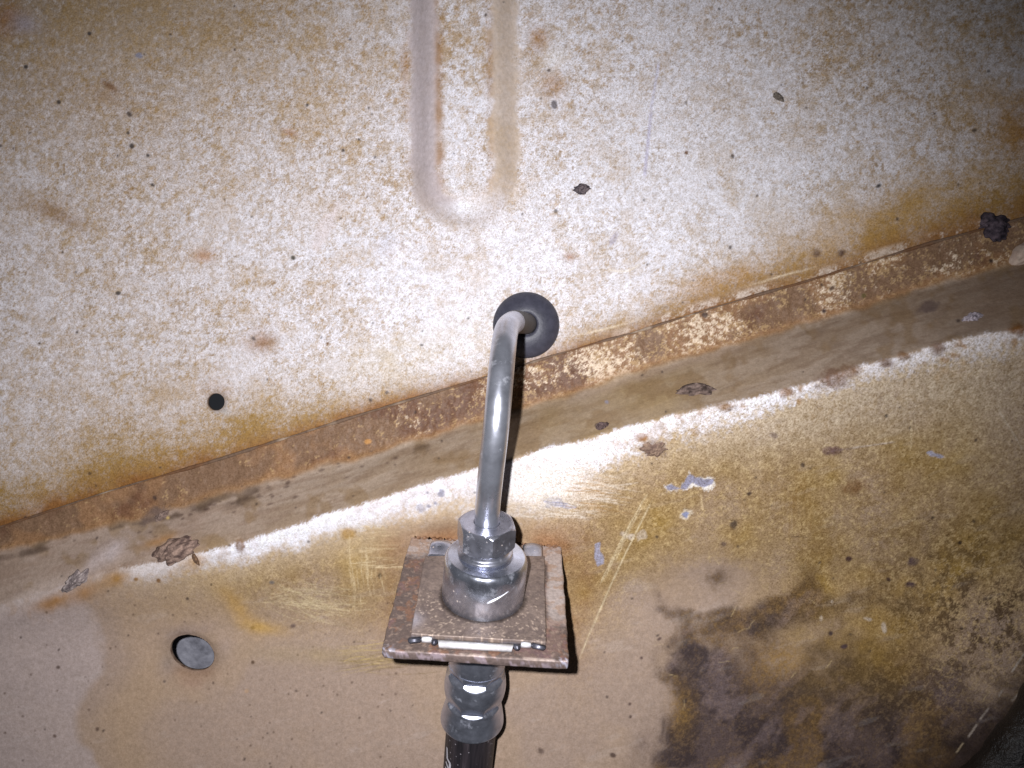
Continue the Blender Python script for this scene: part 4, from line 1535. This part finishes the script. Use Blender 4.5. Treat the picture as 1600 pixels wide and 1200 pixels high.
gd = lathe_z('grommet_flange', [(8.6, -1.2), (9.25, -0.6), (9.3, 0.1), (9.15, 0.6), (8.85, 1.1), (7.8, 2.0), (6.4, 2.8), (5.0, 3.2), (4.0, 3.4), (3.3, 3.35), (3.05, 3.1), (3.0, 1.2), (1.5, 1.0), (0.2, 1.0)], m_grom, grom)
autosmooth(gd, 50)


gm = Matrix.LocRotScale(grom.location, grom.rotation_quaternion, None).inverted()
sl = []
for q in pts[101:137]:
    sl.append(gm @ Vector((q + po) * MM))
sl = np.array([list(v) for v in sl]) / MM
tube_mesh('pipe_shade_cover', sl, np.concatenate([np.linspace(2.70, 2.95, 4), np.full(len(sl) - 4, 2.98)]), 36, m_pipe_shade, grom)  # added cover over the rear pipe, imitates its dark reflection


# ------------------------------------------------------------------ caked dirt
def icos(n):
    bm = bmesh.new()
    bmesh.ops.create_icosphere(bm, subdivisions=n, radius=1.0)
    me = bpy.data.meshes.new('tmp')
    bm.to_mesh(me)
    bm.free()
    V_ = verts_np(me).astype(float)
    Fc = np.array([p_.vertices[:] for p_ in me.polygons])
    bpy.data.meshes.remove(me)
    return V_, Fc


IV, IF = icos(5)


def n3(P, s, seed):
    return (vn(P[:, 0] / s + seed, P[:, 1] / s + P[:, 2] / s * .7, seed) + vn(P[:, 2] / s + 3, P[:, 0] / s - P[:, 1] / s * .6 + seed, seed + 1)) / 2


def clump(px, py, w, h, rot, hgt, c0, c1, seed, label, lobes=(), mat=None, cat='dirt clump', name='mud_clump', rough=.5):
    loc, (x_, d_, v_) = surf_w(px, py)
    n = surf_normal(px, py)
    sx = w / 2 * d_ / F
    sy = h / 2 * d_ / F
    N_ = Vector(n)
    R_ = Vector(RT.T @ np.array([1.0, 0, 0]))
    R_ = (R_ - N_ * R_.dot(N_)).normalized()
    U_ = N_.cross(R_)
    P = IV.copy()
    th = np.arctan2(P[:, 1], P[:, 0])
    rad = 1 + rough * (vn(np.cos(th) * 1.7 + seed, np.sin(th) * 1.7 + seed * 2, seed + 9) - .5) * 1.2 + rough * (vn(np.cos(th) * 5 + seed, np.sin(th) * 5, seed + 10) - .5) * .6
    for (ang, s_, wd) in lobes:
        dth = (th - math.radians(ang) + math.pi) % (2 * math.pi) - math.pi
        rad = rad + s_ * np.exp(-(dth / wd) ** 2)
    P[:, 0] *= rad
    P[:, 1] *= rad
    hh = 1 + 1.0 * (n3(P, .5, seed + 20) - .5) + .45 * (n3(P, .2, seed + 22) - .5)
    P[:, 2] = np.where(P[:, 2] > 0, np.abs(P[:, 2]) ** 1.7 * hh, P[:, 2] * .5)
    P[:, :2] *= (1 + .10 * (n3(P, .2, seed + 24) - .5))[:, None]
    c, s = math.cos(math.radians(-rot)), math.sin(math.radians(-rot))
    lx = P[:, 0] * sx
    ly = P[:, 1] * sy
    q = np.stack([lx * c - ly * s, lx * s + ly * c, P[:, 2] * hgt * 1.25], 1)
    Wm = q[:, :1] * np.array(R_) + q[:, 1:2] * np.array(U_) + q[:, 2:] * np.array(N_)
    me = mesh_np(name, Wm * MM, IF)
    o = link(name, me, mat or M_MUD)
    o.location = loc
    nz = np.clip(.5 + (n3(P, .22, seed + 30) - .5) * 2.2, 0, 1)
    set_col(me, S(*c0) + (S(*c1) - S(*c0)) * nz[:, None])
    return tag(o, label, cat, None, 'dirt clumps stuck on the panels' if cat == 'dirt clump' else None)


clump(1090, 610, 56, 30, 12, 1.5, (66, 54, 50), (126, 108, 100), 11, 'two lobed grey brown mud clump on the ledge right of the pipe', lobes=((20, -.25, .4), (200, .1, .5)))
clump(941, 666, 20, 15, -20, 1.0, (66, 54, 52), (110, 92, 90), 17, 'small dark mud lump on the ledge near the white ridge right of the pipe')
clump(272, 861, 62, 36, -16, 1.6, (96, 78, 72), (164, 138, 124), 23, 'large lumpy grey brown mud clump above the left end of the white ridge', lobes=((150, .2, .5), (20, .15, .3)), rough=.6)
clump(306, 874, 9, 24, -20, .7, (92, 72, 58), (128, 100, 78), 29, 'thin dark mud sliver beside the large clump on the ridge')
clump(121, 906, 54, 24, -30, 1.1, (110, 98, 98), (176, 162, 158), 31, 'grey mud flake at the far left of the ledge', lobes=((190, .25, .3),), rough=.6)
clump(1549, 352, 52, 46, 20, 2.0, (36, 32, 40), (96, 84, 92), 37, 'black crusty clump on the rusty seam at the right edge', lobes=((100, .2, .3), (260, .2, .4)), rough=.7)
clump(909, 295, 28, 16, 0, .8, (64, 58, 64), (120, 108, 110), 41, 'small dark fleck on the white panel above the grommet', lobes=((0, .2, .3),))
clump(1216, 151, 18, 11, 40, .7, (92, 84, 78), (132, 122, 112), 43, 'teardrop brown fleck on the white panel at upper right', lobes=((-10, .3, .4),), rough=.2)
clump(1518, 497, 26, 17, -15, 1.0, (120, 110, 118), (182, 172, 180), 47, 'pale lilac crumb on the dusty ledge at the right', rough=.7)
clump(254, 806, 26, 12, -30, .8, (108, 90, 84), (140, 120, 110), 53, 'thin brown mud smear lump below the rust band on the left', rough=.6)
clump(1020, 702, 36, 25, 0, .5, (118, 96, 86), (150, 126, 108), 59, 'flat brown crust on the white ridge below the ledge clump', rough=.6)

m_sl = pigment_mat('pale_sealer', 1200, .85, 1.1, rough=.75, bstr=.2)
clump(1602, 397, 62, 34, -34, 2.2, (182, 160, 146), (200, 180, 164), 61, 'pale rounded sealer tongue at the right edge beside the rust band', mat=m_sl, cat='sealer', name='sealer_tongue', rough=.08)

# oily dark cable crossing the lower right corner
m_oil, nt, bs = nodes_mat('oily_black')
n1 = noise(nt, 350, 5, .7)
r1 = ramp(nt, n1.outputs[0], [(.35, (0.004, 0.003, 0.003)), (.6, (0.010, 0.008, 0.008)), (.8, (.022, .017, .018))])
nt.links.new(r1.outputs[0], bs.inputs['Base Color'])
bs.inputs['Roughness'].default_value = .38
bump(nt, bs, n1.outputs[0], .9, .0012)
cs = []
for (px_, py_, off) in [(1440, 1330, 10), (1520, 1250, 10), (1570, 1195, 10), (1612, 1140, 10), (1660, 1060, 9), (1720, 960, 7)]:
    x_, d_, v_ = surf(px_, py_)
    cs.append(to_world(x_ * (d_ - off) / d_, d_ - off, v_ * (d_ - off) / d_) / MM)
cpts = spline(cs, 60)
o0 = cpts[0].copy()
cable = tube_mesh('oily_cable', cpts - o0, [6.0 + .25 * math.sin(i * .5) + .12 * math.sin(i * 1.3) for i in range(60)], 32, m_oil)
cable.location = Vector(o0 * MM)
tag(cable, 'oily black cable crossing the bottom right corner in front of the lower panel', 'cable')
